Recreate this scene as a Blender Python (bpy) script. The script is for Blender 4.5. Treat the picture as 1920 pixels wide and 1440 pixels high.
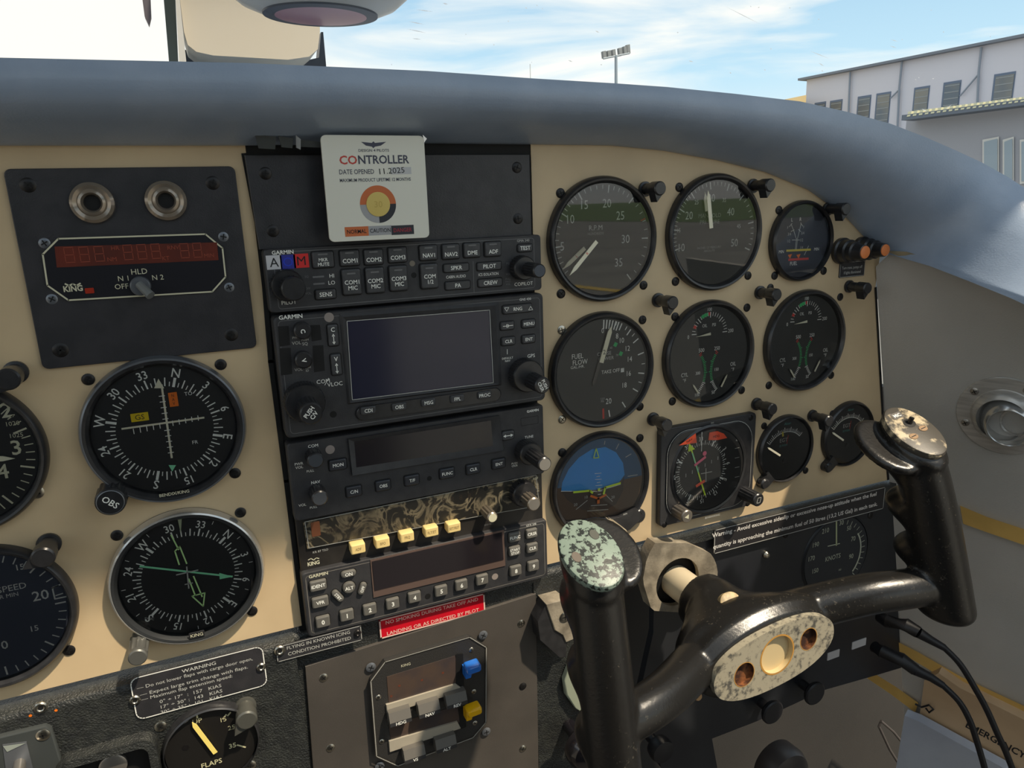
import bpy, math, random
import numpy as np
from mathutils import Matrix, Vector, noise as mnoise
PI = math.pi
random.seed(7)
SC = bpy.context.scene
for o in list(bpy.data.objects): bpy.data.objects.remove(o)

# ------------------------------------------------------------------ camera, sky, sun, exposure
# instrument panel frame, millimetres: x right, y ahead (panel face at y=0), z up; the eye is behind the panel at y<0
CAM = np.array([-30.97, -404.4, 19.36]); FPX = 1342.95; Z0 = 1600.0     # Z0: height of the panel datum above the apron
RC = np.array([[0.9167185789, -0.3981028417, -0.0337812732], [-0.1276365137, -0.2116885863, -0.9689669049], [0.3785973684, 0.8925816881, -0.2448713188]])
cd = bpy.data.cameras.new('camera'); cam = bpy.data.objects.new('camera', cd); SC.collection.objects.link(cam)
_m = RC.T @ np.diag([1, -1, -1])
cam.matrix_world = Matrix([[*_m[i], (CAM[i] + (Z0 if i == 2 else 0)) / 1000] for i in range(3)] + [[0, 0, 0, 1]])
cd.sensor_width = 36; cd.lens = FPX / 1920 * 36; cd.clip_start = 0.01; cd.clip_end = 2000
SC.camera = cam
SC.view_settings.view_transform = 'Standard'; SC.view_settings.look = 'None'
SC.view_settings.exposure = 0.25; SC.view_settings.gamma = 1; SC.view_settings.use_curve_mapping = False

wd = bpy.data.worlds.new('sky'); SC.world = wd; wd.use_nodes = True
def sky():
    nt = wd.node_tree; nt.nodes.clear(); N = nt.nodes.new; L = nt.links.new
    out = N('ShaderNodeOutputWorld'); bg = N('ShaderNodeBackground'); L(bg.outputs[0], out.inputs[0])
    tc = N('ShaderNodeTexCoord'); sep = N('ShaderNodeSeparateXYZ'); L(tc.outputs['Generated'], sep.inputs[0])
    gr = N('ShaderNodeValToRGB'); L(sep.outputs['Z'], gr.inputs[0])
    e = gr.color_ramp.elements; e[0].position = 0.02; e[0].color = (.84, .88, .84, 1); e[1].position = .34; e[1].color = (.26, .47, .68, 1)
    x = e.new(.14); x.color = (.50, .72, .84, 1)
    mp = N('ShaderNodeMapping'); L(tc.outputs['Generated'], mp.inputs[0]); mp.inputs['Scale'].default_value = (1.1, 1.1, 6.5)
    mp.inputs['Rotation'].default_value = (0.10, -0.28, 0); mp.inputs['Location'].default_value = (.35, .1, .42)
    nz = N('ShaderNodeTexNoise'); nz.inputs['Scale'].default_value = 2.3; nz.inputs['Detail'].default_value = 7; nz.inputs['Roughness'].default_value = .52
    nz.inputs['Distortion'].default_value = .5; L(mp.outputs[0], nz.inputs['Vector'])
    cr = N('ShaderNodeValToRGB'); L(nz.outputs[0], cr.inputs[0]); cr.color_ramp.elements[0].position = .40; cr.color_ramp.elements[1].position = .60
    mix = N('ShaderNodeMix'); mix.data_type = 'RGBA'; L(cr.outputs[0], mix.inputs[0]); L(gr.outputs[0], mix.inputs[6]); mix.inputs[7].default_value = (.93, .91, .84, 1)
    # broad milky brightness towards the hazy part of the sky, ahead and to the left
    dt = N('ShaderNodeVectorMath'); dt.operation = 'DOT_PRODUCT'; L(tc.outputs['Generated'], dt.inputs[0]); d = Vector((-.38, .92, .10)).normalized(); dt.inputs[1].default_value = d
    mr = N('ShaderNodeMapRange'); L(dt.outputs['Value'], mr.inputs[0]); mr.inputs[1].default_value = .76; mr.inputs[2].default_value = .97; mr.interpolation_type = 'SMOOTHSTEP'
    mix2 = N('ShaderNodeMix'); mix2.data_type = 'RGBA'; L(mr.outputs[0], mix2.inputs[0]); L(mix.outputs[2], mix2.inputs[6]); mix2.inputs[7].default_value = (.95, .91, .82, 1)
    L(mix2.outputs[2], bg.inputs[0]); bg.inputs[1].default_value = 1.0
sky()
sd = bpy.data.lights.new('sun', 'SUN'); sun = bpy.data.objects.new('sun', sd); SC.collection.objects.link(sun)
sd.energy = 4.5; sd.angle = .03; sd.color = (1, .86, .66)
sun.rotation_euler = Vector((-.85, 1.0, -2.0)).to_track_quat('-Z', 'Y').to_euler()
sun.location = (0, -1, 5)

# ------------------------------------------------------------------ pixel / plane helpers
def ray(px, py): return RC.T @ np.array([(px - 960) / FPX, (py - 720) / FPX, 1.0])
def U(px, py, w=0):
    """point of the plane w mm in front of the panel face that the photo shows at px,py -> (u, v)"""
    d = ray(px, py); t = (-w - CAM[1]) / d[1]; p = CAM + t * d; return (float(p[0]), float(p[2]))
def hit(px, py, p0, n):
    d = ray(px, py); n = np.array(n, float); t = (np.array(p0, float) - CAM) @ n / (d @ n); return CAM + t * d

# ------------------------------------------------------------------ materials
def srgb(c): return tuple(((x / 255) / 12.92 if x / 255 <= .04045 else ((x / 255 + .055) / 1.055) ** 2.4) for x in c)
MATS = {}
def mat(name, c, rough=.5, metal=0, c2=None, nscale=60, lo=.4, hi=.6, bump=0, bscale=400, spec=.5, detail=4, stretch=None, emit=0, coat=0):
    if name in MATS: return MATS[name]
    m = bpy.data.materials.new(name); m.use_nodes = True; nt = m.node_tree; b = nt.nodes['Principled BSDF']
    N = nt.nodes.new; L = nt.links.new
    c = (*srgb(c), 1); b.inputs['Base Color'].default_value = c; b.inputs['Roughness'].default_value = rough; b.inputs['Metallic'].default_value = metal
    b.inputs['Specular IOR Level'].default_value = spec; b.inputs['Coat Weight'].default_value = coat
    if emit: b.inputs['Emission Color'].default_value = c; b.inputs['Emission Strength'].default_value = emit
    if c2 is not None or bump:
        tc = N('ShaderNodeTexCoord'); src = tc.outputs['Object']
        if stretch:
            mp = N('ShaderNodeMapping'); L(src, mp.inputs[0]); mp.inputs['Scale'].default_value = stretch; src = mp.outputs[0]
    if c2 is not None:
        nz = N('ShaderNodeTexNoise'); nz.inputs['Scale'].default_value = nscale; nz.inputs['Detail'].default_value = detail; L(src, nz.inputs['Vector'])
        r = N('ShaderNodeValToRGB'); L(nz.outputs[0], r.inputs[0]); e = r.color_ramp.elements
        e[0].position = lo; e[0].color = c; e[1].position = hi; e[1].color = (*srgb(c2), 1); L(r.outputs[0], b.inputs['Base Color'])
    if bump:
        nb = N('ShaderNodeTexNoise'); nb.inputs['Scale'].default_value = bscale; nb.inputs['Detail'].default_value = 3; L(src, nb.inputs['Vector'])
        bp = N('ShaderNodeBump'); bp.inputs['Strength'].default_value = bump; bp.inputs['Distance'].default_value = .001; L(nb.outputs[0], bp.inputs['Height']); L(bp.outputs[0], b.inputs['Normal'])
    MATS[name] = m; return m
BEIGE = mat('beige_paint', (214, 190, 152), .42, c2=(200, 176, 140), nscale=22, lo=.35, hi=.7, detail=8)
BLACK = mat('satin_black', (46, 46, 49), .38, c2=(54, 53, 56), nscale=90, bump=.12, bscale=1500)  # blacks of plates, dials, bezels and radios are lifted to hold lens haze
DIAL = mat('dial_black', (32, 32, 33), .6)
DIALG = mat('dial_grey', (58, 59, 57), .6)
DIALB = mat('dial_blue_grey', (50, 55, 68), .55)
BEZ = mat('bezel_black', (38, 38, 40), .3, c2=(46, 46, 48), nscale=200, spec=.6)
BEZG = mat('bezel_grey', (118, 122, 128), .3, metal=.5)
DEV = mat('device_black', (48, 48, 51), .5, c2=(55, 55, 57), nscale=120, bump=.15, bscale=2500)
KEY = mat('key_rubber', (60, 61, 63), .45, c2=(68, 68, 70), nscale=300)
KEYL = mat('key_grey', (100, 98, 93), .42)
SCREEN = mat('screen_glass', (44, 45, 62), .12, spec=.6, c2=(50, 49, 66), nscale=12)
SCRD = mat('dark_display', (38, 34, 38), .15, c2=(54, 48, 42), nscale=26, lo=.55, hi=.8, spec=.6)
SCRR = mat('red_display', (112, 50, 38), .3, c2=(92, 46, 38), nscale=40)
SEG = mat('unlit_segment', (150, 70, 48), .5)
SEGD = mat('dim_segment', (64, 54, 44), .5)
WHITE = mat('white_print', (244, 244, 236), .6)
CREAMP = mat('cream_print', (212, 208, 180), .6)
GREYP = mat('grey_print', (188, 188, 182), .6)
DIMP = mat('dim_print', (112, 112, 112), .6)
YELP = mat('yellow_print', (222, 200, 70), .6)
REDP = mat('red_print', (214, 60, 48), .6)
GRNP = mat('green_print', (60, 190, 110), .6)
TEALP = mat('teal_print', (90, 170, 160), .6)
BLKP = mat('black_print', (20, 20, 24), .6)
LIME = mat('lime_paint', (226, 255, 60), .5)
LGRN = mat('pale_green_paint', (214, 255, 176), .5)
MGRN = mat('mint_green_paint', (150, 236, 186), .5)
PINK = mat('pink_paint', (255, 120, 150), .5)
ORG = mat('orange_flag', (238, 120, 30), .5); REDF = mat('red_flag', (255, 96, 56), .5); YELF = mat('yellow_flag', (232, 200, 20), .5)
IVORY = mat('ivory_needle', (236, 230, 204), .5)
YELN = mat('yellow_needle', (250, 226, 124), .5)
SCRB = mat('black_screw_steel', (44, 42, 42), .35, metal=.6, spec=.6)
SCRS = mat('steel_screw', (190, 184, 170), .28, metal=1)
REC = mat('recess_black', (8, 8, 8), .7)
ALU = mat('machined_aluminium', (216, 212, 206), .34, metal=.55, c2=(196, 192, 186), nscale=30, stretch=(1, 1, 14))
CHROME = mat('chrome', (206, 206, 204), .2, metal=.75)
SILV = mat('satin_silver', (180, 174, 166), .35, metal=.85)
CREAM = mat('cream_plastic', (236, 208, 140), .42)
CARD = mat('white_card', (232, 230, 216), .35)
LEATH = mat('black_leatherette', (37, 39, 39), .42, c2=(48, 50, 48), nscale=160, bump=.9, bscale=900, spec=.6)
PLATE = mat('dusty_black_plate', (70, 66, 62), .5, c2=(80, 75, 70), nscale=14, bump=.1, bscale=2000, detail=10)
PADM = mat('hazed_blue_grey_vinyl', (158, 173, 194), .36, c2=(150, 166, 188), nscale=40, bump=.12, bscale=900, spec=.7)  # lens haze mixed into the colour, lighter and bluer than the dark grey vinyl
WALLM = mat('grey_vinyl', (190, 185, 178), .62, c2=(180, 176, 169), nscale=9, bump=.3, bscale=900)
BULK = mat('brown_grey_panel', (54, 51, 48), .75, c2=(48, 46, 44), nscale=7, bump=.2, bscale=1200)  # base colour darkened to stand in for shade in the footwell
GOLD = mat('gold_trim', (226, 184, 104), .4, c2=(210, 170, 94), nscale=30)
RED = mat('placard_red', (214, 20, 40), .3, c2=(200, 16, 36), nscale=40)
REDSQ = mat('sticker_red', (218, 44, 44), .45); BLUSQ = mat('sticker_blue', (40, 48, 150), .45); WHTSQ = mat('sticker_white', (205, 205, 208), .45)
AMBER = mat('amber_lens', (226, 130, 70), .35)
BLUEL = mat('blue_lever', (36, 110, 205), .25, coat=.5); YELL = mat('yellow_lever', (235, 180, 10), .25, coat=.5)
PAINTS = mat('shaft_paint', (206, 192, 164), .35)
CASTM = mat('grey_cast_metal', (160, 150, 132), .5, c2=(120, 112, 98), nscale=70, detail=8, bump=.2, bscale=600)
KRAFT = mat('kraft_card', (206, 176, 140), .6, c2=(190, 160, 126), nscale=16)
PAPER = mat('pale_blue_paper', (188, 194, 206), .5, c2=(176, 182, 196), nscale=20)
RUBBER = mat('black_rubber', (26, 26, 30), .45)
FACADE = mat('white_render', (214, 214, 224), .8); FACADE2 = mat('ochre_render', (196, 176, 130), .8); ROOFT = mat('roof_flashing', (120, 128, 140), .6)
WINF = mat('window_frame_grey', (100, 116, 140), .5); WING = mat('window_pane_dark', (92, 104, 116), .15, c2=(130, 128, 120), nscale=.35, spec=.7); PIPE = mat('zinc_pipe', (140, 150, 164), .5)
CANY = mat('canopy_yellow', (214, 210, 176), .6); CAND = mat('canopy_dark', (104, 114, 128), .6)
MASTM = mat('galvanised_mast', (140, 152, 162), .5)
TARMAC = mat('apron_concrete', (130, 130, 126), .85, c2=(112, 112, 110), nscale=.6); LINEY = mat('apron_line', (214, 180, 60), .7); GRASS = mat('grass_green', (86, 116, 48), .9, c2=(70, 96, 40), nscale=2)
SKYBLUE = mat('horizon_blue', (40, 150, 222), .45); SKYB2 = mat('horizon_blue_grey', (44, 88, 122), .5); EARTH = mat('horizon_brown', (92, 70, 52), .6)
COMPB = mat('compass_shell', (206, 201, 190), .35); COMPP = mat('compass_pink', (186, 130, 140), .3); DGREY = mat('dark_grey_plastic', (70, 76, 86), .45)
MOUNT = mat('mount_cream_grey', (206, 198, 182), .5); POSTM = mat('post_olive_grey', (104, 112, 104), .5)

def node_mat(name, f):
    m = bpy.data.materials.new(name); m.use_nodes = True; nt = m.node_tree; f(nt, nt.nodes['Principled BSDF'], nt.nodes.new, nt.links.new); MATS[name] = m; return m
def _worn(c, chips, s1, s2, lo, hi, rough, spk=0):
    def f(nt, b, N, L):
        tc = N('ShaderNodeTexCoord'); n1 = N('ShaderNodeTexNoise'); n1.inputs['Scale'].default_value = s1; n1.inputs['Detail'].default_value = 9; n1.inputs['Roughness'].default_value = .65
        L(tc.outputs['Object'], n1.inputs['Vector']); n2 = N('ShaderNodeTexNoise'); n2.inputs['Scale'].default_value = s2; n2.inputs['Detail'].default_value = 3; L(tc.outputs['Object'], n2.inputs['Vector'])
        ad = N('ShaderNodeMath'); ad.operation = 'MULTIPLY_ADD'; L(n2.outputs[0], ad.inputs[0]); ad.inputs[1].default_value = .35; L(n1.outputs[0], ad.inputs[2])
        r = N('ShaderNodeValToRGB'); L(ad.outputs[0], r.inputs[0]); e = r.color_ramp.elements; e[0].position = lo; e[0].color = (*srgb(c), 1); e[1].position = hi; e[1].color = (*srgb(chips), 1)
        L(r.outputs[0], b.inputs['Base Color']); b.inputs['Roughness'].default_value = rough
        bp = N('ShaderNodeBump'); bp.inputs['Strength'].default_value = .25; bp.inputs['Distance'].default_value = .0006; L(n1.outputs[0], bp.inputs['Height']); L(bp.outputs[0], b.inputs['Normal'])
    return f
YOKE = node_mat('worn_gloss_black', _worn((29, 28, 27), (104, 97, 86), 420, 24, .80, .98, .25))
YOKEC = node_mat('flaking_mint_enamel', _worn((34, 40, 38), (126, 142, 130), 270, 50, .655, .68, .4))
YOKEC2 = node_mat('scuffed_black_cap', _worn((70, 66, 60), (196, 180, 150), 110, 40, .66, .78, .45))
HUBP = node_mat('corroded_aluminium', _worn((164, 156, 136), (84, 82, 76), 210, 30, .66, .80, .42))
RUST = node_mat('rusty_hole', _worn((52, 26, 14), (134, 80, 40), 200, 60, .62, .85, .85))
def _craze(nt, b, N, L):
    tc = N('ShaderNodeTexCoord'); v = N('ShaderNodeTexNoise'); v.inputs['Scale'].default_value = 55; v.inputs['Detail'].default_value = 8; v.inputs['Distortion'].default_value = 2.2; L(tc.outputs['Object'], v.inputs['Vector'])
    n = N('ShaderNodeTexNoise'); n.inputs['Scale'].default_value = 18; n.inputs['Detail'].default_value = 4; L(tc.outputs['Object'], n.inputs['Vector'])
    s = N('ShaderNodeMath'); s.operation = 'SUBTRACT'; L(v.outputs[0], s.inputs[0]); s.inputs[1].default_value = .5
    a = N('ShaderNodeMath'); a.operation = 'ABSOLUTE'; L(s.outputs[0], a.inputs[0])
    r = N('ShaderNodeValToRGB'); L(a.outputs[0], r.inputs[0]); e = r.color_ramp.elements; e[0].position = 0; e[0].color = (1, 1, 1, 1); e[1].position = .07; e[1].color = (0, 0, 0, 1)
    r2 = N('ShaderNodeValToRGB'); L(n.outputs[0], r2.inputs[0]); r2.color_ramp.elements[0].position = .34; r2.color_ramp.elements[1].position = .58
    mm = N('ShaderNodeMath'); mm.operation = 'MULTIPLY'; L(r.outputs[0], mm.inputs[0]); L(r2.outputs[0], mm.inputs[1])
    mx = N('ShaderNodeMix'); mx.data_type = 'RGBA'; L(mm.outputs[0], mx.inputs[0]); mx.inputs[6].default_value = (*srgb((44, 42, 38)), 1); mx.inputs[7].default_value = (*srgb((176, 160, 128)), 1)
    L(mx.outputs[2], b.inputs['Base Color']); b.inputs['Roughness'].default_value = .35
CRAZE = node_mat('crazed_display_cover', _craze)
def glass(name, ior, tint=(1, 1, 1), scale=1):
    m = bpy.data.materials.new(name); m.use_nodes = True; nt = m.node_tree; nt.nodes.clear(); N = nt.nodes.new; L = nt.links.new
    o = N('ShaderNodeOutputMaterial'); t = N('ShaderNodeBsdfTransparent'); t.inputs[0].default_value = (*tint, 1); g = N('ShaderNodeBsdfGlossy'); g.inputs['Roughness'].default_value = .02
    f = N('ShaderNodeFresnel'); f.inputs[0].default_value = ior; s = N('ShaderNodeMixShader'); L(f.outputs[0], s.inputs[0]); L(t.outputs[0], s.inputs[1]); L(g.outputs[0], s.inputs[2]); L(s.outputs[0], o.inputs[0]); return m
GLASS = glass('gauge_glass', 1.45); GLASSR = glass('coated_gauge_glass', 1.75); WSG = glass('windshield_acrylic', 1.12, (.97, .98, .99))

# ------------------------------------------------------------------ mesh builder
def fr(u, v, w): return (u, -w, v)            # panel frame -> x,y,z
_gly = {}
def glyphs(s, bold):
    k = (s, bold)
    if k not in _gly:
        c = bpy.data.curves.new('t', 'FONT'); c.body = s; c.align_x = 'CENTER'; c.size = 1; c.resolution_u = 2; c.offset = bold; c.fill_mode = 'FRONT'; c.space_line = .95
        o = bpy.data.objects.new('t', c); me = o.to_mesh()
        v = np.array([p.co[:] for p in me.vertices]).reshape(-1, 3); f = [tuple(p.vertices) for p in me.polygons]
        o.to_mesh_clear(); bpy.data.objects.remove(o); bpy.data.curves.remove(c)
        if len(v): v[:, 1] -= (v[:, 1].min() + v[:, 1].max()) / 2; v[:, 0] -= (v[:, 0].min() + v[:, 0].max()) / 2
        _gly[k] = (v, f)
    return _gly[k]
class MB:
    def __init__(s, xf=fr): s.v = []; s.f = []; s.m = []; s.mats = []; s.xf = xf
    def mi(s, m):
        if m not in s.mats: s.mats.append(m)
        return s.mats.index(m)
    def add(s, vs, fs, m):
        k = len(s.v); s.v += [s.xf(*p) for p in vs]; i = s.mi(m)
        for f in fs: s.f.append([k + a for a in f]); s.m.append(i)
        return s
    def lathe(s, u, v, prof, m, n=48, cap0=False, cap1=True, e=1.0, rot=0, ribs=0, rib=0.0):
        """prof: list of (r, w) ; rings about the axis through u,v pointing out of the panel"""
        vs = []; fs = []
        for r, w in prof:
            for k in range(n):
                a = 2 * PI * k / n + rot; rr = r * (1 - (rib if ribs and (k * ribs * 2 // n) % 2 else 0)); vs.append((u + rr * math.cos(a), v + rr * e * math.sin(a), w))
        for i in range(len(prof) - 1):
            for k in range(n): fs.append((i * n + k, i * n + (k + 1) % n, (i + 1) * n + (k + 1) % n, (i + 1) * n + k))
        if cap1: fs.append([(len(prof) - 1) * n + k for k in range(n)])
        if cap0: fs.append([k for k in range(n)][::-1])
        return s.add(vs, fs, m)
    def disc(s, u, v, r, w, m, n=48): return s.add([(u + r * math.cos(2 * PI * k / n), v + r * math.sin(2 * PI * k / n), w) for k in range(n)], [list(range(n))], m)
    def sector(s, u, v, r0, r1, a0, a1, w, m, n=24):
        vs = []
        for k in range(n + 1):
            a = a0 + (a1 - a0) * k / n; vs += [(u + r0 * math.cos(a), v + r0 * math.sin(a), w), (u + r1 * math.cos(a), v + r1 * math.sin(a), w)]
        return s.add(vs, [(2 * k, 2 * k + 1, 2 * k + 3, 2 * k + 2) for k in range(n)], m)
    def poly(s, pts, w, m): return s.add([(p[0], p[1], w) for p in pts], [list(range(len(pts)))], m)
    def prism(s, pts, w0, w1, m, bev=0, top=None):
        n = len(pts); cx = sum(p[0] for p in pts) / n; cy = sum(p[1] for p in pts) / n
        def ins(p, d):
            dx, dy = cx - p[0], cy - p[1]; l = math.hypot(dx, dy) or 1; return (p[0] + dx / l * d, p[1] + dy / l * d)
        vs = [(p[0], p[1], w0) for p in pts]; rings = 1
        if bev:
            vs += [(p[0], p[1], w1 - bev) for p in pts]; q = [ins(p, bev * .4) for p in pts]; vs += [(p[0], p[1], w1 - bev * .3) for p in q]; q = [ins(p, bev * 1.1) for p in pts]; vs += [(p[0], p[1], w1) for p in q]; rings = 4
        else: vs += [(p[0], p[1], w1) for p in pts]; rings = 2
        fs = [(i * n + k, i * n + (k + 1) % n, (i + 1) * n + (k + 1) % n, (i + 1) * n + k) for i in range(rings - 1) for k in range(n)]
        s.add(vs, fs, m); s.add(vs[-n:], [list(range(n))], top or m); return s
    def rrect(s, u, v, a, b, r, w0, w1, m, bev=0, top=None, ang=0, n=4):
        return s.prism(rr(u, v, a, b, r, ang, n), w0, w1, m, bev, top)
    def line(s, pts, wd, w, m, closed=False):
        P = list(pts); n = len(P)
        for i in range(n if closed else n - 1):
            a, b = P[i], P[(i + 1) % n]; dx, dy = b[0] - a[0], b[1] - a[1]; l = math.hypot(dx, dy) or 1; nx, ny = -dy / l * wd / 2, dx / l * wd / 2; ex, ey = dx / l * wd * .3, dy / l * wd * .3
            s.add([(a[0] + nx - ex, a[1] + ny - ey, w), (a[0] - nx - ex, a[1] - ny - ey, w), (b[0] - nx + ex, b[1] - ny + ey, w), (b[0] + nx + ex, b[1] + ny + ey, w)], [(0, 1, 2, 3)], m)
        return s
    def tick(s, u, v, a, r0, r1, wd, w, m): c, d = math.cos(a), math.sin(a); return s.line([(u + r0 * c, v + r0 * d), (u + r1 * c, v + r1 * d)], wd, w, m)
    def text(s, t, u, v, cap, w, m, ang=0, sx=1, bold=0.0, fit=None):
        vv, ff = glyphs(t, bold)
        if not len(vv): return s
        k = cap / .68
        if fit: sx = fit / (k * (vv[:, 0].max() - vv[:, 0].min()))
        c, d = math.cos(ang), math.sin(ang)
        return s.add([(u + k * (x * sx * c - y * d), v + k * (x * sx * d + y * c), w) for x, y, _ in vv], ff, m)
    def ptext(s, t, px, py, cap, w, m, **k): return s.text(t, *U(px, py, w), cap, w, m, **k)
    def tube(s, pts, r, m, n=12, caps=True):
        pts = [np.array(p, float) for p in pts]; N = len(pts); rs = r if hasattr(r, '__len__') else [r] * N; vs = []; up = np.array([0.31, .2, .93])
        for i, p in enumerate(pts):
            t = pts[min(i + 1, N - 1)] - pts[max(i - 1, 0)]; t /= np.linalg.norm(t) or 1; a = np.cross(t, up); a /= np.linalg.norm(a) or 1; b = np.cross(t, a)
            for k in range(n): q = p + rs[i] * (math.cos(2 * PI * k / n) * a + math.sin(2 * PI * k / n) * b); vs.append(tuple(q))
        fs = [(i * n + k, i * n + (k + 1) % n, (i + 1) * n + (k + 1) % n, (i + 1) * n + k) for i in range(N - 1) for k in range(n)]
        if caps: fs += [list(range(n))[::-1], [(N - 1) * n + k for k in range(n)]]
        return s.add(vs, fs, m)
    def loft(s, rings, m, caps=True):
        n = len(rings[0]); vs = [tuple(p) for r in rings for p in r]
        fs = [(i * n + k, i * n + (k + 1) % n, (i + 1) * n + (k + 1) % n, (i + 1) * n + k) for i in range(len(rings) - 1) for k in range(n)]
        if caps: fs += [list(range(n))[::-1], [(len(rings) - 1) * n + k for k in range(n)]]
        return s.add(vs, fs, m)
    def build(s, name, parent=None, label=None, cat=None, group=None, kind=None, org=None, sharp=32):
        o0 = np.array(parent['_org'] if parent else (org or (0, 0, 0)), float)
        me = bpy.data.meshes.new(name); v = (np.array(s.v) - o0) * .001; me.from_pydata(v.tolist(), [], s.f)
        for m in s.mats: me.materials.append(m)
        me.polygons.foreach_set('material_index', s.m); me.polygons.foreach_set('use_smooth', [True] * len(s.f)); me.update(); me.set_sharp_from_angle(angle=math.radians(sharp))
        o = bpy.data.objects.new(name, me); SC.collection.objects.link(o)
        if parent: o.parent = parent['_o']
        else: o.location = (o0[0] / 1000, o0[1] / 1000, (o0[2] + Z0) / 1000)
        tag(o, label, cat, group, kind); return {'_o': o, '_org': tuple(o0)}
def tag(o, label, cat, group, kind):
    if label: o['label'] = label
    if cat: o['category'] = cat
    if group: o['group'] = group
    if kind: o['kind'] = kind
def thing(name, label, cat, org, group=None):
    o = bpy.data.objects.new(name, None); o.empty_display_size = .01; SC.collection.objects.link(o); x = fr(*org); o.location = (x[0] / 1000, x[1] / 1000, (x[2] + Z0) / 1000)
    tag(o, label, cat, group, None); return {'_o': o, '_org': x}
def rr(u, v, a, b, r, ang=0, n=4):
    r = min(r, a / 2, b / 2); pts = []; c, d = math.cos(ang), math.sin(ang)
    for cx, cy, s0 in ((a / 2 - r, b / 2 - r, 0), (-a / 2 + r, b / 2 - r, PI / 2), (-a / 2 + r, -b / 2 + r, PI), (a / 2 - r, -b / 2 + r, 1.5 * PI)):
        for k in range(n + 1): t = s0 + PI / 2 * k / n; x, y = cx + r * math.cos(t), cy + r * math.sin(t); pts.append((u + x * c - y * d, v + x * d + y * c))
    return pts

# screws: one mesh per finish, copied
_scr = {}
def screw(T, px, py, m=None, r=3.0, w=0.0, name='screw', flat=False):
    m = m or SCRB; key = (m.name, r, flat)
    if key not in _scr:
        b = MB(); b.lathe(0, 0, [(r, 0), (r, .4), (r * .8, .75), (r * .4, .9)], m, n=18)
        for a in (.5, .5 + PI / 2): b.add([(x * math.cos(a) - y * math.sin(a), x * math.sin(a) + y * math.cos(a), .98) for x, y in ((-r * .55, -r * .1), (r * .55, -r * .1), (r * .55, r * .1), (-r * .55, r * .1))], [(0, 1, 2, 3)], REC)
        me = bpy.data.meshes.new('screw'); me.from_pydata((np.array(b.v) * .001).tolist(), [], b.f)
        for q in b.mats: me.materials.append(q)
        me.polygons.foreach_set('material_index', b.m); me.polygons.foreach_set('use_smooth', [True] * len(b.f)); me.set_sharp_from_angle(angle=.7); _scr[key] = me
    u, v = U(px, py, w + 1); x = np.array(fr(u, v, w)) - np.array(T['_org'] if T else (0, 0, -Z0)); o = bpy.data.objects.new(name, _scr[key]); SC.collection.objects.link(o); o.rotation_euler = (0, random.random() * 3, 0)
    if T: o.parent = T['_o']
    o.location = x / 1000; return o
def knob(T, name, px, py, w0, L, r, m=BEZ, ribs=16, capm=None, rib=.08, w_cap=None, label=None, ch=.7, n=None):
    """knob whose end cap shows at px,py; it stands on the plane w0 and is L long"""
    u, v = U(px, py, w0 + L); n = n or (ribs * 4 if ribs else 32); b = MB(); b.lathe(u, v, [(r * 1.02, w0), (r, w0 + L * .85)], m, n=n, cap1=False, ribs=ribs, rib=rib)
    b.lathe(u, v, [(r * .985, w0 + L * .85), (r * .97, w0 + L - ch), (r - ch * 1.2, w0 + L)], m, n=n, cap1=False); b.disc(u, v, r - ch * 1.2, w0 + L, capm or m, n=n)
    o = b.build(name, T, label=label); return o, (u, v)
def button(T, t, px, py, a, b, w, h, m=KEY, tm=WHITE, cap=2.2, name='button', r=1.0, sx=.95, led=None, dy=0, bold=.012, ang=0, label=None):
    u, v = U(px, py, w + h); B = MB(); B.rrect(u, v, a + 1, b + 1, r + .4, w, w + .06, REC, ang=ang); B.rrect(u, v, a, b, r, w, w + h, m, bev=min(.9, h * .6), ang=ang)
    if t: B.text(t, u, v + dy, cap, w + h + .08, tm, sx=sx, bold=bold, ang=ang)
    if led: B.rrect(u, v + b * .33, a * .45, .8, .3, w + h, w + h + .08, DIMP)
    return B.build(name, T, label=label)
def post_light(px, py, label, L=18, ang=-PI / 2 - .2, r=3.9, base=0, m=BEZ, m2=None):
    u, v = U(px, py, base + L); T = thing('post_light', label, 'light', (u, v, base), 'post lights beside the instruments')
    b = MB(); b.lathe(u, v, [(r + .9, base), (r + .9, base + 1.5), (r * .92, base + 1.8), (r * .92, base + L * .5)], m2 or m, n=24, cap0=True); b.build('stem', T)
    c = MB(); c.lathe(u, v, [(r, base + L * .5), (r * 1.12, base + L * .55), (r * 1.12, base + L - .8), (r * .95, base + L)], m2 or m, n=24)
    c.build('cap', T)
    h = MB(); t = (math.cos(ang), math.sin(ang)); n_ = (-t[1], t[0]); q = r * 1.08
    h.prism([(u + n_[0] * q, v + n_[1] * q), (u - n_[0] * q, v - n_[1] * q), (u - n_[0] * q * .8 + t[0] * q * .6, v - n_[1] * q * .8 + t[1] * q * .6), (u + t[0] * q * 2.0, v + t[1] * q * 2.0), (u + n_[0] * q * .8 + t[0] * q * .6, v + n_[1] * q * .8 + t[1] * q * .6)], base + L * .55, base + L - 1.2, m)
    h.build('hood', T); return T

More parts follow.
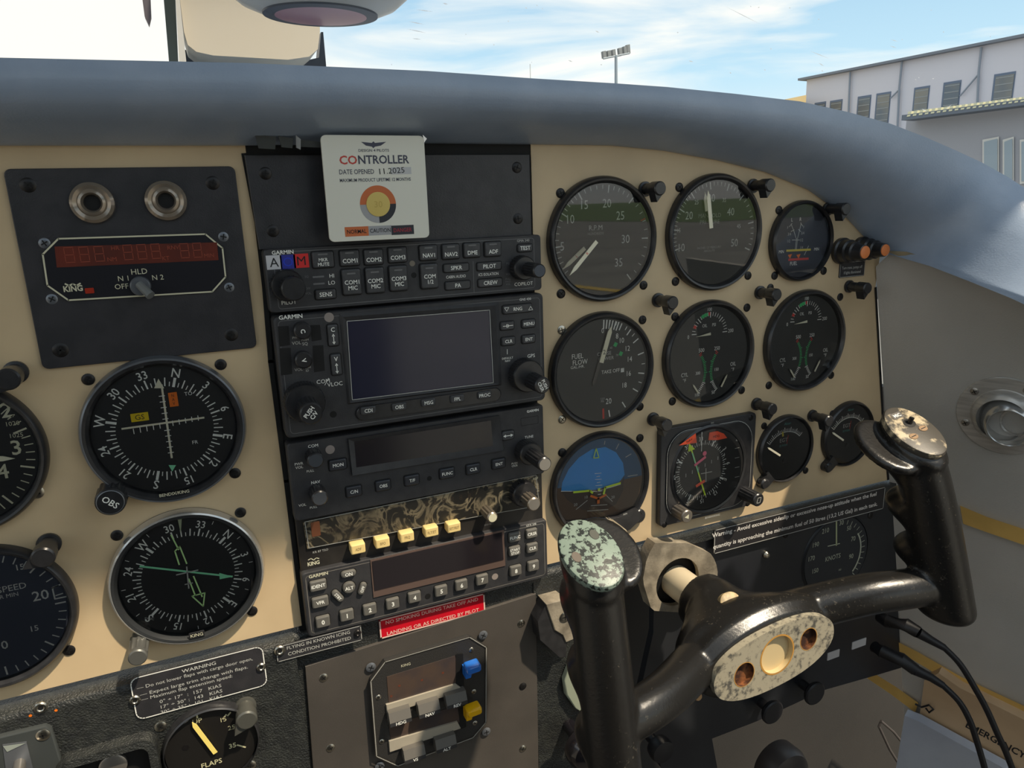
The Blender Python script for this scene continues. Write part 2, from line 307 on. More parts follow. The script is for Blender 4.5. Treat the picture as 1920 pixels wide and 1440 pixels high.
# ------------------------------------------------------------------ cabin structure
exec_order = []
def structure():
    # beige instrument panel: outline follows the padded top on the right
    T = thing('instrument_panel', 'large beige painted instrument panel holding all the round gauges', 'panel', (150, -223, 0))
    top = [U(x, y) for x, y in ((1000, 262), (1250, 275), (1400, 300), (1500, 338), (1570, 385), (1625, 445), (1650, 490))]
    out = [(-420, 60), (-420, -222.8), (490, -222.8), U(1661, 905), U(1652, 700), U(1641, 540)] + top[::-1] + [(-300, 60)]
    b = MB(); b.prism([(-420, 60), (-420, -222.8), (-2, -222.8), (-2, 60)], -3, 0, BEIGE)
    b.prism([(158, 60), (158, -222.8), (489, -222.8)] + [U(1656, 800), U(1650, 700), U(1641, 540), U(1650, 480), U(1620, 420)] + [(400, 50), (330, 60)], -3, 0, BEIGE)
    b.build('panel_sheet', T)
    b = MB(); b.prism([(-4, 62), (-4, -226), (160, -226), (160, 62)], -30, -.6, REC); b.build('radio_rack', T, label='black recess behind the radios')
    # black sealing edges
    b = MB(); b.line([(489, -222), U(1656, 800), U(1650, 700), U(1641, 540)], 2.4, .4, REC)
    b.build('edge_seal', T); b = MB(); b.line([U(458, 290, 1), U(490, 460, 1), (-2.2, -60), (-1.5, -130), (-1, -226)], 2.6, .5, REC); b.build('edge_seal', T)
    # side wall, flared outwards towards the rear
    th = math.radians(22); Pw = np.array([451.4, 0, -46.5]); dn = np.array([.215, 0, -1]); dn /= np.linalg.norm(dn); back = np.array([math.sin(th), -math.cos(th), 0]); n = np.cross(dn, back); n /= np.linalg.norm(n)
    return Pw, n, back, dn
PW, NW, BACK, DNW = structure()
if NW[0] > 0: NW = -NW                        # points into the cabin
def W(px, py, off=0): return hit(px, py, PW + NW * off, NW)
ident = lambda x, y, z: (x, y, z)

def walls():
    b = MB(ident)
    top = [W(1642, 500), W(1665, 478), W(1693, 474), W(1773, 497), W(1852, 526), W(1930, 558)]
    q = top[-1] + BACK * 500 + DNW * 20
    pts = top + [q, q + DNW * 750, PW + DNW * 760]
    vs = [tuple(p) for p in pts] + [tuple(p - NW * 6) for p in pts]; k = len(pts)
    b.add(vs, [list(range(k)), list(range(k, 2 * k))[::-1]] + [(i, (i + 1) % k, k + (i + 1) % k, k + i) for i in range(k)], WALLM); b.build('wall_right', kind='structure', sharp=20)
    # forward footwell bulkhead, floor, rear bulkhead
    b = MB(); b.prism([(-500, -200), (900, -200), (900, -900), (-500, -900)], -170, -160, BULK); b.build('wall_front', kind='structure')
    b = MB(ident); z = -860; b.add([(-700, 160, z), (1000, 160, z), (1000, -1500, z), (-700, -1500, z), (-700, 160, z - 20), (1000, 160, z - 20), (1000, -1500, z - 20), (-700, -1500, z - 20)], [(0, 1, 2, 3), (7, 6, 5, 4), (0, 4, 5, 1), (1, 5, 6, 2), (2, 6, 7, 3), (3, 7, 4, 0)], BULK); b.build('floor', kind='structure')
    b = MB(ident); x0, x1, y0, y1, z0, z1 = -700, 420, -1520, -1500, -860, 330; V = [(x, y, zz) for x in (x0, x1) for y in (y0, y1) for zz in (z0, z1)]
    F = [(0, 1, 3, 2), (4, 6, 7, 5), (0, 4, 5, 1), (2, 3, 7, 6), (0, 2, 6, 4), (1, 5, 7, 3)]; b.add(V, F, mat('seat_fabric', (74, 72, 72), .9, c2=(60, 58, 58), nscale=20)); b.build('wall_rear', kind='structure')
    b = MB(ident); x0, x1, y0, y1, z0, z1 = -900, 900, -238, -72, 300, 318; V = [(x, y, zz) for x in (x0, x1) for y in (y0, y1) for zz in (z0, z1)]; b.add(V, F, mat('headliner', (176, 172, 164), .8)); b.build('shade_ceiling', kind='structure')  # unseen front strip of a partial ceiling, placed to shade the upper panel
    for (x0, x1, y0, y1) in ((-900, 900, -1520, -1050), (-900, 40, -430, -238)):  # unseen pieces added to cut ambient light, with a gap left for the sun
        b = MB(ident); z0, z1 = 300, 318; V = [(x, y, zz) for x in (x0, x1) for y in (y0, y1) for zz in (z0, z1)]; b.add(V, F, MATS['headliner']); b.build('shade_ceiling', kind='structure')
    b = MB(ident); x0, x1, y0, y1, z0, z1 = -720, -700, -1520, 160, -860, -60; V = [(x, y, zz) for x in (x0, x1) for y in (y0, y1) for zz in (z0, z1)]; b.add(V, F, WALLM); b.build('wall_left', kind='structure')
    # windshield pane with its scratches
    b = MB(ident); R = []
    for i in range(13):
        x = -900 + 150 * i; zx = 0.00018 * (x - 100) ** 2
        R.append([(x, 262 - zx * 1.6, 52), (x, 150 - zx * 1.4, 205), (x, 40 - zx * 1.2, 280), (x, -78, 302)])
    vs = [p for r in R for p in r]; b.add(vs, [(4 * i + j, 4 * i + j + 1, 4 * i + j + 5, 4 * i + j + 4) for i in range(12) for j in range(3)], WSG)
    def _tr(nt, b, N, L):
        t = N('ShaderNodeBsdfTranslucent'); t.inputs[0].default_value = (1, 1, 1, 1); L(t.outputs[0], nt.nodes['Material Output'].inputs[0])
    SCM = node_mat('scratch_white', _tr)
    def ws(px, py):                                   # point on the pane, a little to the cabin side
        p = hit(px, py, (0, 262, 52), np.array([0, .807, .590])); return p - ray(px, py) * 2
    rs = random.Random(3)
    sc = [((1360, 12), (1425, 45)), ((1517, 95), (1555, 110)), ((1535, 118), (1545, 124)), ((1670, 74), (1684, 78)), ((1668, 86), (1682, 90)), ((1291, 114), (1300, 116)), ((1065, 113), (1074, 116)), ((762, 54), (800, 62)), ((765, 40), (796, 46)), ((780, 18), (812, 22)), ((772, 72), (790, 74)), ((830, 6), (840, 8)), ((1728, 204), (1738, 209)), ((1772, 205), (1785, 196)), ((1116, 58), (1124, 61))]
    for _ in range(26):
        x, y = rs.uniform(620, 1900), rs.uniform(5, 150); a = rs.uniform(-.3, .6); l = rs.uniform(1.5, 4); sc.append(((x, y), (x + l * math.cos(a), y + l * math.sin(a))))
    for (a, c) in sc:
        A, C_ = ws(*a), ws(*c); d = np.array([0, 0, 1.0]) * (1.1 if abs(a[0] - c[0]) < 14 else .7); b.add([tuple(A), tuple((A + C_) / 2 - d * .5), tuple(C_), tuple((A + C_) / 2 + d * .5)], [(0, 1, 2, 3)], SCM)
    b.build('window_1', kind='structure')
walls()

def glareshield():
    T = thing('glareshield', 'thick padded blue-grey glareshield roll running above the instrument panel', 'glareshield', (150, 50, 0))
    inner = [(-700, 278, 3), (-300, 274, 3), (0, 272, 3), (460, 272, 3), (800, 268, 3), (1000, 270, 3), (1150, 272, 3), (1250, 282, 3), (1350, 300, 3), (1440, 322, 3), (1520, 355, 3), (1590, 405, 3), (1640, 455, 5), (1668, 474, 12), (1693, 478, 24), (1773, 501, 60), (1852, 531, 92), (1930, 562, 122), (2100, 640, 170)]
    outer = [(-700, 98, 40), (-300, 103, 40), (0, 108, 40), (460, 118, 40), (800, 133, 40), (1000, 147, 40), (1150, 156, 40), (1250, 163, 40), (1380, 176, 41), (1500, 190, 43), (1590, 210, 46), (1670, 232, 50), (1735, 257, 55), (1790, 281, 60), (1840, 304, 66), (1890, 332, 74), (1930, 358, 84), (1980, 400, 100), (2200, 560, 150)]
    rings = []
    for (ax, ay, aw), (bx, by, bw) in zip(inner, outer):
        A = np.array([*U(ax, ay, aw), aw]); B = np.array([*U(bx, by, bw), bw]); r = []
        d = B - A
        r.append(A + np.array([0, 0, -12])); r.append(A); r.append(A + np.array([0, 0, 2.0]) + d * .02)
        for t, bl in ((.10, 5), (.25, 14), (.42, 18), (.6, 17), (.78, 11), (.92, 4)): r.append(A + d * t + np.array([0, 0, bl]))
        r.append(B); h = 14
        for s in range(1, 5): a = s / 4 * 1.3; r.append(B + np.array([0, -h * .55 * (1 - math.cos(a)), -h * 1.6 * math.sin(a)]))
        e = r[-1]; r.append(e + np.array([0, -8, -60])); r.append(np.array([e[0], 46 if e[1] > 70 else e[1] - 30, -235]))
        rings.append([tuple(p) for p in r])
    b = MB(); n = len(rings[0]); vs = [p for r in rings for p in r]
    b.add(vs, [(i * n + k, i * n + k + 1, (i + 1) * n + k + 1, (i + 1) * n + k) for i in range(len(rings) - 1) for k in range(n - 1)], PADM); b.build('padded_cover', T, sharp=60)
    # dark torn tape remains under the roll
    for (x0, y0, x1, y1) in ((478, 252, 520, 280), (522, 255, 552, 278), (556, 262, 606, 277)):
        b = MB(); w = 13; A, B_ = U(x0, y0, w), U(x1, y1, w); b.prism([(A[0], A[1]), (B_[0], A[1] - 1), (B_[0] - 1, B_[1]), (A[0] + 1, B_[1] + .5)], w - 1.2, w, mat('glossy_tape', (76, 78, 76), .18)); b.build('tape_remnant', T)
    b = MB(); A = U(556, 265, 15); b.prism([(A[0], A[1] + 3), (A[0] + 2.2, A[1] + 1), (A[0] + 1.6, A[1] - 4), (A[0] - .4, A[1] - 3)], 13, 15, CHROME); b.build('foil_scrap', T)
    b = MB(); A = U(793, 260, 16); b.prism([(A[0], A[1] + 2), (A[0] + 2.2, A[1]), (A[0] + .6, A[1] - 2)], 14, 16, CHROME); b.build('foil_scrap', T)
    # metallic lining curling at the right, where roll meets wall
    b = MB(ident); p = [W(x, y, o) for x, y, o in ((1664, 470, 3), (1700, 472, 8), (1720, 478, 10), (1773, 493, 9), (1850, 522, 6))]; q = [W(x, y, o) for x, y, o in ((1668, 474, 3), (1695, 484, 7), (1716, 488, 9), (1773, 501, 8), (1850, 525, 6))]
    b.add([tuple(x) for x in p + q], [(i, i + 1, 6 + i, 5 + i) for i in range(4)], mat('foil_edge', (226, 216, 190), .25, metal=.7)); b.build('foil_edging', T, label='shiny torn metallic edging')
    return T
glareshield()

# ------------------------------------------------------------------ round gauges
DW = 1.6                                      # dial plane in front of the panel
def gauge(name, label, cat, u, v, R, lip=4.2, dial=DIAL, bez=BEZ, ring=None, gl=GLASS, group='round instruments on the beige panel', wb=6, cutw=None):
    T = thing(name, label, cat, (u, v, 0), group)
    b = MB(); b.lathe(u, v, [(R, 0), (R, wb * .45), (R - .7, wb * .8), (R - 1.8, wb), (R - lip * .7, wb * .95), (R - lip, wb * .6), (R - lip - .6, DW - .4)], bez, n=96, cap1=False)
    if ring: b.lathe(u, v, [(R + .15, 1), (R + .15, wb * .5), (R - .75, wb * .92), (R - 1.5, wb + .06), (R - 1.7, wb)], ring, n=96, cap1=False)
    b.build('bezel', T)
    g = MB(); g.disc(u, v, R - lip - .3, wb * .64, gl, n=64); g.build('cover_glass', T)
    d = MB(); d.disc(u, v, R - lip - .5, DW, dial, n=80)
    return T, d
def angof(u, v, px, py): a, b = U(px, py, DW); return math.atan2(b - v, a - u)
def scale(d, u, v, nums, r0, r1, sub, cap, m=WHITE, rn=None, wd=.8, ws=.45, rs=None, bold=0, sx=1):
    """numbers at their seen places; ticks at their bearings, `sub` steps between"""
    A = [angof(u, v, n[1], n[2]) for n in nums]
    for i in range(1, len(A)):
        while A[i] > A[i - 1]: A[i] -= 2 * PI
    for (n, a) in zip(nums, A):
        c = n[3] if len(n) > 3 else cap
        if n[0]: d.text(n[0], *U(n[1], n[2], DW), c, DW + .08, m, bold=bold, sx=sx)
        d.tick(u, v, a, r0 - (r1 - r0) * .25, r1, wd, DW + .08, m)
    for i in range(len(A) - 1):
        for k in range(1, sub): d.tick(u, v, A[i] + (A[i + 1] - A[i]) * k / sub, rs or (r0 + (r1 - r0) * .35), r1, ws, DW + .08, m)
    return A
def needle(T, pts, w, m, name='needle', th=.5, extra=None):
    b = MB(); b.prism(pts, w, w + th, m)
    if extra: extra(b)
    return b.build(name, T)
def arrow_pts(u, v, a, l, tail, wd, tip=None):
    tip = tip or wd * 1.6; c, s = math.cos(a), math.sin(a); q = [(-tail, -wd / 2), (l - tip, -wd / 2), (l, 0), (l - tip, wd / 2), (-tail, wd / 2)]; return [(u + x * c - y * s, v + x * s + y * c) for x, y in q]
def card(d, u, v, n_ang, rt0, rt1, rn, cap, labels, m=WHITE, w=None, maj=.8, mn=.45, bold=.01, flip=False):
    w = w or DW + .08
    for k in range(72):
        a = n_ang - k * PI / 36; L = rt1 if k % 2 == 0 else rt0 + (rt1 - rt0) * .5
        d.tick(u, v, a, rt0, L, (1.3 if k % 18 == 0 else maj) if k % 2 == 0 and k % 6 == 0 else mn + (.15 if k % 2 == 0 else 0), w, m)
    for k, t in enumerate(labels):
        a = n_ang - k * PI / 6
        if t: d.text(t, u + rn * math.cos(a), v + rn * math.sin(a), cap * (1.12 if t in 'NESW' else 1), w, m, ang=a - PI / 2, bold=bold, sx=.9)
ROSE = ['N', '3', '6', 'E', '12', '15', 'S', '21', '24', 'W', '30', '33']

def pilot_gauges():
    # altimeter, cut by the left edge of the picture
    u, v = -149.3, -85; u = U(86, 815, 3)[0] - 39.3; v = -89.6
    T, d = gauge('altimeter', 'white-numbered altimeter cut off at the left beside the course indicator', 'gauge', u, v, 39.2)
    for k in range(50): a = PI / 2 - k * 2 * PI / 50; d.tick(u, v, a, 29.5 if k % 5 else 27.5, 33, .9 if k % 5 == 0 else .5, DW + .08, CREAMP)
    for t, x, y in (('2', 12, 769), ('3', 30, 839), ('4', 5, 884)): d.text(t, *U(x, y, DW), 7, DW + .08, CREAMP, bold=.012)
    d.ptext('1020', 24, 794, 2.1, DW + .08, CREAMP); d.ptext('1025', 31, 816, 2.1, DW + .08, CREAMP)
    d.build('dial', T); a = math.atan2(U(33, 858, DW)[1] - v, U(33, 858, DW)[0] - u); needle(T, arrow_pts(u, v, a, 25, 4, 2.6, 5), 2.6, IVORY)
    screw(T, 68, 924, SCRS, 3.4)
    # vertical speed
    u = U(147, 1130, 3)[0] - 39.3; v = -174.6
    T, d = gauge('vertical_speed_indicator', 'blue-grey vertical speed gauge cut off at the lower left corner', 'gauge', u, v, 39.2, dial=DIALB)
    for k in range(41):
        a = PI - .12 - k * (2 * PI - .24) / 40
        if -2.6 < a < 2.6 or True: d.tick(u, v, a, 30.2 if k % 5 else 29, 33.4, .8 if k % 5 == 0 else .55, DW + .08, GREYP)
    for t, x, y, c in (('20', 76, 1116, 5.2), ('15', 38, 1063, 3), ('15', 65, 1178, 3), ('10', 4, 1210, 4.4)): d.text(t, *U(x, y, DW), c, DW + .08, GREYP, bold=.008)
    d.ptext('SPEED', 22, 1102, 3.2, DW + .08, GREYP); d.ptext('PER MIN', 10, 1118, 2.1, DW + .08, GREYP)
    A = [U(x, y, DW) for x, y in ((120, 1093), (98, 1102), (103, 1123), (126, 1118))]; d.line(A, .7, DW + .08, GREYP)
    d.build('dial', T); screw(T, 129, 1221)
    # course deviation indicator
    u, v = -58.2, -89.6
    T, d = gauge('course_deviation_indicator', 'course indicator with white crossed bars and orange and yellow flags', 'gauge', u, v, 39.4, ring=BEZG, lip=4.6, wb=7)
    n = angof(u, v, 330, 698); card(d, u, v, n, 23.4, 27.6, 30.6, 4.1, ROSE)
    d.ptext('TO', 353, 738, 1.9, DW + .08, WHITE); d.ptext('FR', 366, 829, 1.9, DW + .08, WHITE)
    for k in range(-5, 6):
        if k: d.tick(u, v, 0, k * 3.0 - .001, k * 3.0 + .001, 2.6, DW + .08, WHITE) if False else None
    d.build('dial', T)
    b = MB(); A, B = U(303, 722, 2.4), U(322, 858, 2.4); b.line([A, B], 1.0, 2.4, IVORY); A2, B2 = U(229, 804, 2.4), U(382, 783, 2.4); b.line([A2, B2], 1.0, 2.5, IVORY)
    cx, cy = U(312, 796, 2.4)
    for k in range(1, 6):
        for s in (-1, 1): b.line([(cx + s * k * 3.1, cy + s * k * .25 - 1.3), (cx + s * k * 3.1, cy + s * k * .25 + 1.3)], .4, 2.55, WHITE); b.line([(cx - 1.3, cy + s * k * 3.1), (cx + 1.3, cy + s * k * 3.1)], .4, 2.55, WHITE)
    b.build('deviation_bars', T)
    b = MB(); b.poly([U(297, 710, 2.6), U(289, 728, 2.6), U(308, 728, 2.6)], 2.6, IVORY); b.poly([U(316, 872, 2.6), U(330, 872, 2.6), U(323, 884, 2.6)], 2.6, MGRN); b.build('course_pointer', T)
    b = MB(); x, y = U(325, 749, 2.2); b.rrect(x, y, 4.2, 7.6, .2, 2.0, 2.3, ORG); b.text('N\nA\nV', x, y, 1.55, 2.4, BLKP, sx=.8); b.build('nav_flag', T, label='orange flag lettered NAV')
    b = MB(); x, y = U(262, 782, 2.2); b.rrect(x, y, 8.2, 4.4, .2, 2.0, 2.3, YELF); b.text('GS', x, y, 2.6, 2.4, BLKP); b.build('glideslope_flag', T, label='yellow flag lettered GS')
    b = MB(); b.ptext('BENDIX/KING', 327, 925, 1.6, 7.1, CREAMP, bold=.01); b.build('maker_lettering', T)
    K, c = knob(T, 'course_knob', 207, 942, 0, 15, 7.3, BEZ, ribs=14); b = MB(); b.text('OBS', *c, 3.1, 15.1, WHITE, ang=-.75, bold=.01); b.lathe(*c, [(6.4, 15.0), (6.0, 15.15)], BEZG, n=32, cap1=False); b.build('knob_lettering', K)
    for x, y in ((165, 712), (414, 684), (441, 888)): screw(T, x, y)
    # slaved compass with green pointers
    u, v = -58.3, -174.6
    T, d = gauge('radio_magnetic_indicator', 'compass card gauge with two green pointers and silver rim', 'gauge', u, v, 39.4, ring=CHROME, bez=mat('bezel_worn', (62, 64, 66), .35, metal=.5), lip=4.6, wb=7)
    n = angof(u, v, 429, 1000); card(d, u, v, n, 23.8, 27.6, 30.3, 4.0, ROSE, bold=.006)
    for k in range(12): d.tick(u, v, n - PI / 12 * 0 - k * PI / 6 + .34, 31.5, 33.4, .3, DW + .08, WHITE)
    d.ptext('SYNC', 280, 1160, 1.3, DW + .1, GREYP, ang=-.35); d.build('dial', T)
    def up(px, py): return U(px, py, 2.6)
    b = MB(); b.line([up(263, 1062), up(435, 1081)], 1.1, 2.6, MGRN); b.poly([up(437, 1081), up(411, 1074), up(412, 1086)], 2.7, MGRN); b.build('single_pointer', T)
    b = MB()
    for q in ([(321, 1003), (335, 1030)], [(328, 1033), (336, 1058)], [(328, 1033), (337, 1024)], [(337, 1024), (350, 1056)], [(363, 1080), (379, 1118)], [(354, 1085), (366, 1116)], [(360, 1117), (384, 1111)], [(384, 1111), (381, 1136)], [(381, 1136), (360, 1117)]): b.line([up(*q[0]), up(*q[1])], .75, 3.0, LGRN)
    b.build('double_pointer', T)
    b = MB(); b.line([up(350, 1062), up(354, 1102)], .7, 3.2, GREYP); b.line([up(331, 1077), up(371, 1068)], .7, 3.2, GREYP); b.line([up(347, 1095), up(361, 1092)], .6, 3.2, GREYP); b.poly([up(333, 972), up(341, 970), up(339, 1000)], 3.2, mat('lubber_cream', (176, 184, 150), .5)); b.build('aircraft_symbol', T)
    K, c = knob(T, 'adjusting_knob', 258, 1234, 0, 20, 4.8, mat('knob_grey', (104, 104, 100), .4, metal=.4), ribs=9, rib=.12)
    b = MB(); x, y = U(369, 1190, 7); b.rrect(x, y, 8, 3.6, .5, 6.6, 7.2, BEZ, bev=.2); b.text('KING', x, y, 1.9, 7.3, CREAMP); b.build('maker_badge', T)
    for x, y in ((451, 962), (219, 1005), (473, 1147)): screw(T, x, y)
pilot_gauges()

def engine_gauges():
    u, v = 206, -5.3
    T, d = gauge('tachometer', 'large round tachometer in the top row, reading R.P.M.', 'gauge', u, v, 39.3, dial=DIALG, gl=GLASSR)
    scale(d, u, v, [('5', 1054, 462), ('10', 1070, 411), ('15', 1096, 384), ('20', 1138, 381), ('25', 1163, 404), ('30', 1173, 448), ('35', 1160, 492)], 30.2, 33.6, 5, 5.2, bold=0, sx=.85)
    for k in range(1, 6): d.tick(u, v, angof(u, v, 1054, 462) + k * .105, 31, 33.6, .45, DW + .08, WHITE)
    d.ptext('R.P.M', 1117, 427, 3, DW + .08, WHITE); d.ptext('HUNDREDS', 1117, 438, 1.5, DW + .08, GREYP)
    a30 = angof(u, v, 1174, 448); d.tick(u, v, a30 + .38, 30.5, 33.6, .8, DW + .08, REDP); d.build('dial', T)
    for A, B, m, w, n in (((1115, 457), (1067, 517), IVORY, 3.4, 'R'), ((1092, 469), (1054, 506), IVORY, 3.0, 'L')):
        a, c = U(*A, w), U(*B, w); an = math.atan2(c[1] - a[1], c[0] - a[0]); l = math.hypot(c[0] - a[0], c[1] - a[1]); needle(T, arrow_pts(a[0], a[1], an, l, 2, 2.6, 6), w, m, extra=lambda b: b.text(n, a[0] + (c[0] - a[0]) * .3, a[1] + (c[1] - a[1]) * .3, 1.8, w + .6, REDP, ang=an + PI))
    for x, y in ((1052, 362), (1053, 551), (1208, 535), (1206, 600)): screw(T, x, y)
    u, v = 293.6, -5.1
    T, d = gauge('manifold_pressure_gauge', 'round gauge reading manifold pressure, needle straight up at thirty', 'gauge', u, v, 39.3, dial=DIALG, gl=GLASSR)
    scale(d, u, v, [('10', 1278, 464), ('15', 1273, 432, 2.6), ('20', 1292, 404), ('25', 1306, 379, 2.8), ('30', 1334, 371), ('35', 1358, 375, 2.6), ('40', 1370, 397), ('45', 1385, 424, 2.8), ('50', 1377, 455)], 30.2, 33.6, 5, 5.0, sx=.85)
    d.ptext('MANIFOLD', 1331, 404, 2.6, DW + .08, GREYP); d.ptext('PRESSURE', 1331, 416, 2.6, DW + .08, GREYP); d.ptext('INCHES OF MERCURY', 1330, 464, 1.4, DW + .08, GREYP); d.ptext('ABSOLUTE', 1330, 470, 1.3, DW + .08, GREYP); d.build('dial', T)
    for A, B, w in (((1333, 428), (1327, 357), 3.4), ((1325, 396), (1321, 359), 3.0)):
        a, c = U(*A, w), U(*B, w); an = math.atan2(c[1] - a[1], c[0] - a[0]); l = math.hypot(c[0] - a[0], c[1] - a[1]); needle(T, arrow_pts(a[0], a[1], an, l, 0, 3.0, 5), w, IVORY)
    for x, y in ((1275, 351), (1268, 528), (1404, 517), (1402, 577)): screw(T, x, y)
    # fuel flow
    u, v = 205.2, -90.3
    T, d = gauge('fuel_flow_gauge', 'dark grey fuel flow gauge with one long white needle', 'gauge', u, v, 39.3, dial=DIALG)
    def tk(px, py, r0=29.5, wd=.8, m=WHITE): d.tick(u, v, angof(u, v, px, py), r0, 33.4, wd, DW + .08, m)
    for t, x, y, c in (('0', 1130, 620, 3.2), ('8', 1157, 630, 3.4), ('10', 1166, 638, 3.4), ('12', 1177, 653, 3.4), ('14', 1181, 673, 3.4), ('16', 1179, 700, 3.4), ('18', 1171, 722, 3.4), ('20', 1141, 752, 3.8)): d.text(t, *U(x, y, DW), c, DW + .08, WHITE, sx=.85)
    for k in range(6): a = angof(u, v, 1132, 605) - k * .07; d.tick(u, v, a, 28, 33.4, .9, DW + .08, WHITE)
    for k, (x, y) in enumerate(((1162, 616), (1176, 627), (1185, 645), (1190, 668), (1193, 699), (1184, 727), (1166, 753), (1141, 767), (1155, 608), (1170, 622), (1182, 634), (1193, 684), (1188, 713))): tk(x, y, 29 if k < 8 else 31, .8 if k < 8 else .5)
    tk(1131, 768, 27, 1.4, REDP); d.ptext('12.0\nPSI', 1130, 750, 1.3, DW + .08, GREYP)
    d.ptext('FUEL', 1083, 668, 3.2, DW + .08, WHITE, sx=.85); d.ptext('FLOW', 1088, 679, 3.2, DW + .08, WHITE, sx=.85); d.ptext('GAL./HR.', 1083, 688, 1.8, DW + .08, WHITE)
    d.ptext('CRUISE', 1133, 663, 2.3, DW + .08, GREYP); d.ptext('POWER', 1137, 672, 2.3, DW + .08, GREYP); d.ptext('TAKE OFF', 1145, 696, 2.4, DW + .08, WHITE, sx=.9)
    for x, y, m in ((1154, 646, GRNP), (1164, 663, GRNP), (1167, 694, WHITE)): d.rrect(*U(x, y, DW), 2.5, 2.8, .1, DW, DW + .12, m, ang=-.5 if m is GRNP else 0)
    d.ptext('65', 1146, 652, 1.3, DW + .08, GREYP); d.ptext('75', 1157, 666, 1.3, DW + .08, GREYP); d.build('dial', T)
    a, c = U(1127, 680, 3), U(1146, 611, 3); an = math.atan2(c[1] - a[1], c[0] - a[0]); needle(T, arrow_pts(a[0], a[1], an, math.hypot(c[0] - a[0], c[1] - a[1]), 0, 3.2, 4), 3, IVORY, extra=lambda b: b.text('2', a[0] + 2.2, a[1] + 7, 3, 3.6, BLKP))
    a, c = U(1123, 683, 2.4), U(1109, 733, 2.4); needle(T, arrow_pts(a[0], a[1], math.atan2(c[1] - a[1], c[0] - a[0]), 15, 2, 2.2, 2), 2.2, BEZ, name='counterweight')
    screw(T, 1054, 619, SCRS, 2.9); screw(T, 1055, 787, SCRS, 2.9); screw(T, 1201, 763)
    # two triple engine gauges
    for (u, v, R), (ox, oy), lab, scs in (((292.4, -89.5, 38.9), (0, 0), 'triple oil and cylinder gauge beneath the manifold pressure gauge', ((1267, 594), (1262, 753), (1392, 732))), ((381.6, -89.2, 38.9), (1, 1), 'triple oil and cylinder gauge beneath the fuel gauge, nearest the side wall', ((1577, 557), (1446, 540), (1443, 723), (1560, 704)))):
        T, d = gauge('engine_triple_gauge', lab, 'gauge', u, v, R, dial=mat('dial_charcoal', (42, 43, 42), .6))
        cu, cv = u, v + 15.0
        for k in range(21):
            a = PI - .05 - k * (PI - .05) / 20; d.tick(cu, cv, a, 11.5 if k % 5 == 0 else 12.6, 15.2, .6 if k % 5 == 0 else .4, DW + .08, WHITE)
        for k0, k1, m in ((2.2, 3.2, REDP), (6.5, 9, GRNP), (9.4, 10, REDP)): d.sector(cu, cv, 12.8, 15.2, PI - k1 * PI / 20, PI - k0 * PI / 20, DW + .1, m, n=4)
        for t, x, y, c in (('0', -18.2, 14.3, 2.6), ('200', 18.6, 15.3, 2.6), ('100', -.5, 32.2, 2.3), ('500', -6.5, 3.7, 2.7), ('250', 7, 3.7, 2.7), ('100', -9, -28.5, 2.4), ('50', 5, -28.5, 2.4), ('150', 7.3, -11.8, 2.2), ('300', -9, -12.6, 2.2)): d.text(t, u + x, v + y, c, DW + .08, WHITE, sx=.85)
        d.text('OIL', u - 4.4, v + 21, 2.2, DW + .08, WHITE, sx=.85); d.text('PSI', u + 3.6, v + 21, 2.2, DW + .08, WHITE, sx=.85); d.text('CYL', u - 20.5, v - 12.5, 2.8, DW + .08, WHITE, sx=.8); d.text('°F', u - 20.5, v - 16.5, 2.4, DW + .08, WHITE); d.text('OIL', u + 22, v - 9.5, 2.8, DW + .08, WHITE, sx=.8); d.text('°F', u + 22, v - 13.5, 2.4, DW + .08, WHITE)
        for s, cx in ((1, -23.6), (-1, 23.2)):
            for k in range(25):
                a = (-42 + k * 82 / 24) * PI / 180; x, y = (cx + s * 20 * math.cos(a), -12.5 + 20 * math.sin(a)); L = 2.6 if k % 6 == 0 else 1.7
                m = WHITE if k < 7 else (REDP if k > 22 else GRNP); d.line([(u + x, v + y), (u + x - s * L * math.cos(a) * -1, v + y + L * math.sin(a))], .55, DW + .08, m)
        d.build('dial', T)
        needle(T, arrow_pts(cu, cv, PI + .08, 12.5, 0, 1.8, 12), 2.6, IVORY); needle(T, arrow_pts(u - 9, v - 27, 2.2, 9, 0, 1.2, 2), 2.6, IVORY); needle(T, arrow_pts(u + 11, v - 25, 1.05, 10, 0, 1.2, 2), 2.6, IVORY)
        for x, y in scs: screw(T, x, y)
    # fuel quantity
    u, v = 371.7, -14.6
    T, d = gauge('fuel_quantity_gauge', 'smaller dark fuel gauge at upper right with yellow minimum line', 'gauge', u, v, 29.0, dial=mat('dial_navy', (40, 44, 56), .5), lip=2.6)
    q = lambda x, y: U(x, y, DW)
    d.line([q(1491, 468), q(1493, 448), q(1488, 432), q(1483, 420)], .5, DW + .08, GREYP); d.line([q(1493, 468), q(1495, 448), q(1499, 432), q(1502, 418)], .5, DW + .08, GREYP)
    for a, b_ in (((1480, 425), (1485, 419)), ((1501, 418), (1505, 424)), ((1483, 434), (1489, 431)), ((1497, 430), (1501, 434)), ((1485, 450), (1499, 450)), ((1508, 478), (1516, 461))): d.line([q(*a), q(*b_)], .5, DW + .08, GREYP)
    for t, x, y, c in (('L', 1485, 412, 2.4), ('R', 1501, 411, 2.4), ('F', 1477, 427, 1.8), ('F', 1507, 426, 1.8), ('3/4', 1480, 439, 2), ('3/4', 1505, 437, 2), ('1/2', 1479, 452, 2), ('1/2', 1503, 450, 2), ('1/4', 1503, 464, 1.9), ('MIN', 1465, 472, 2.2), ('MIN', 1531, 467, 2.2), ('FUEL', 1488, 494, 2.6)): d.text(t, *q(x, y), c, DW + .08, WHITE if c > 2.1 else GREYP, sx=.85)
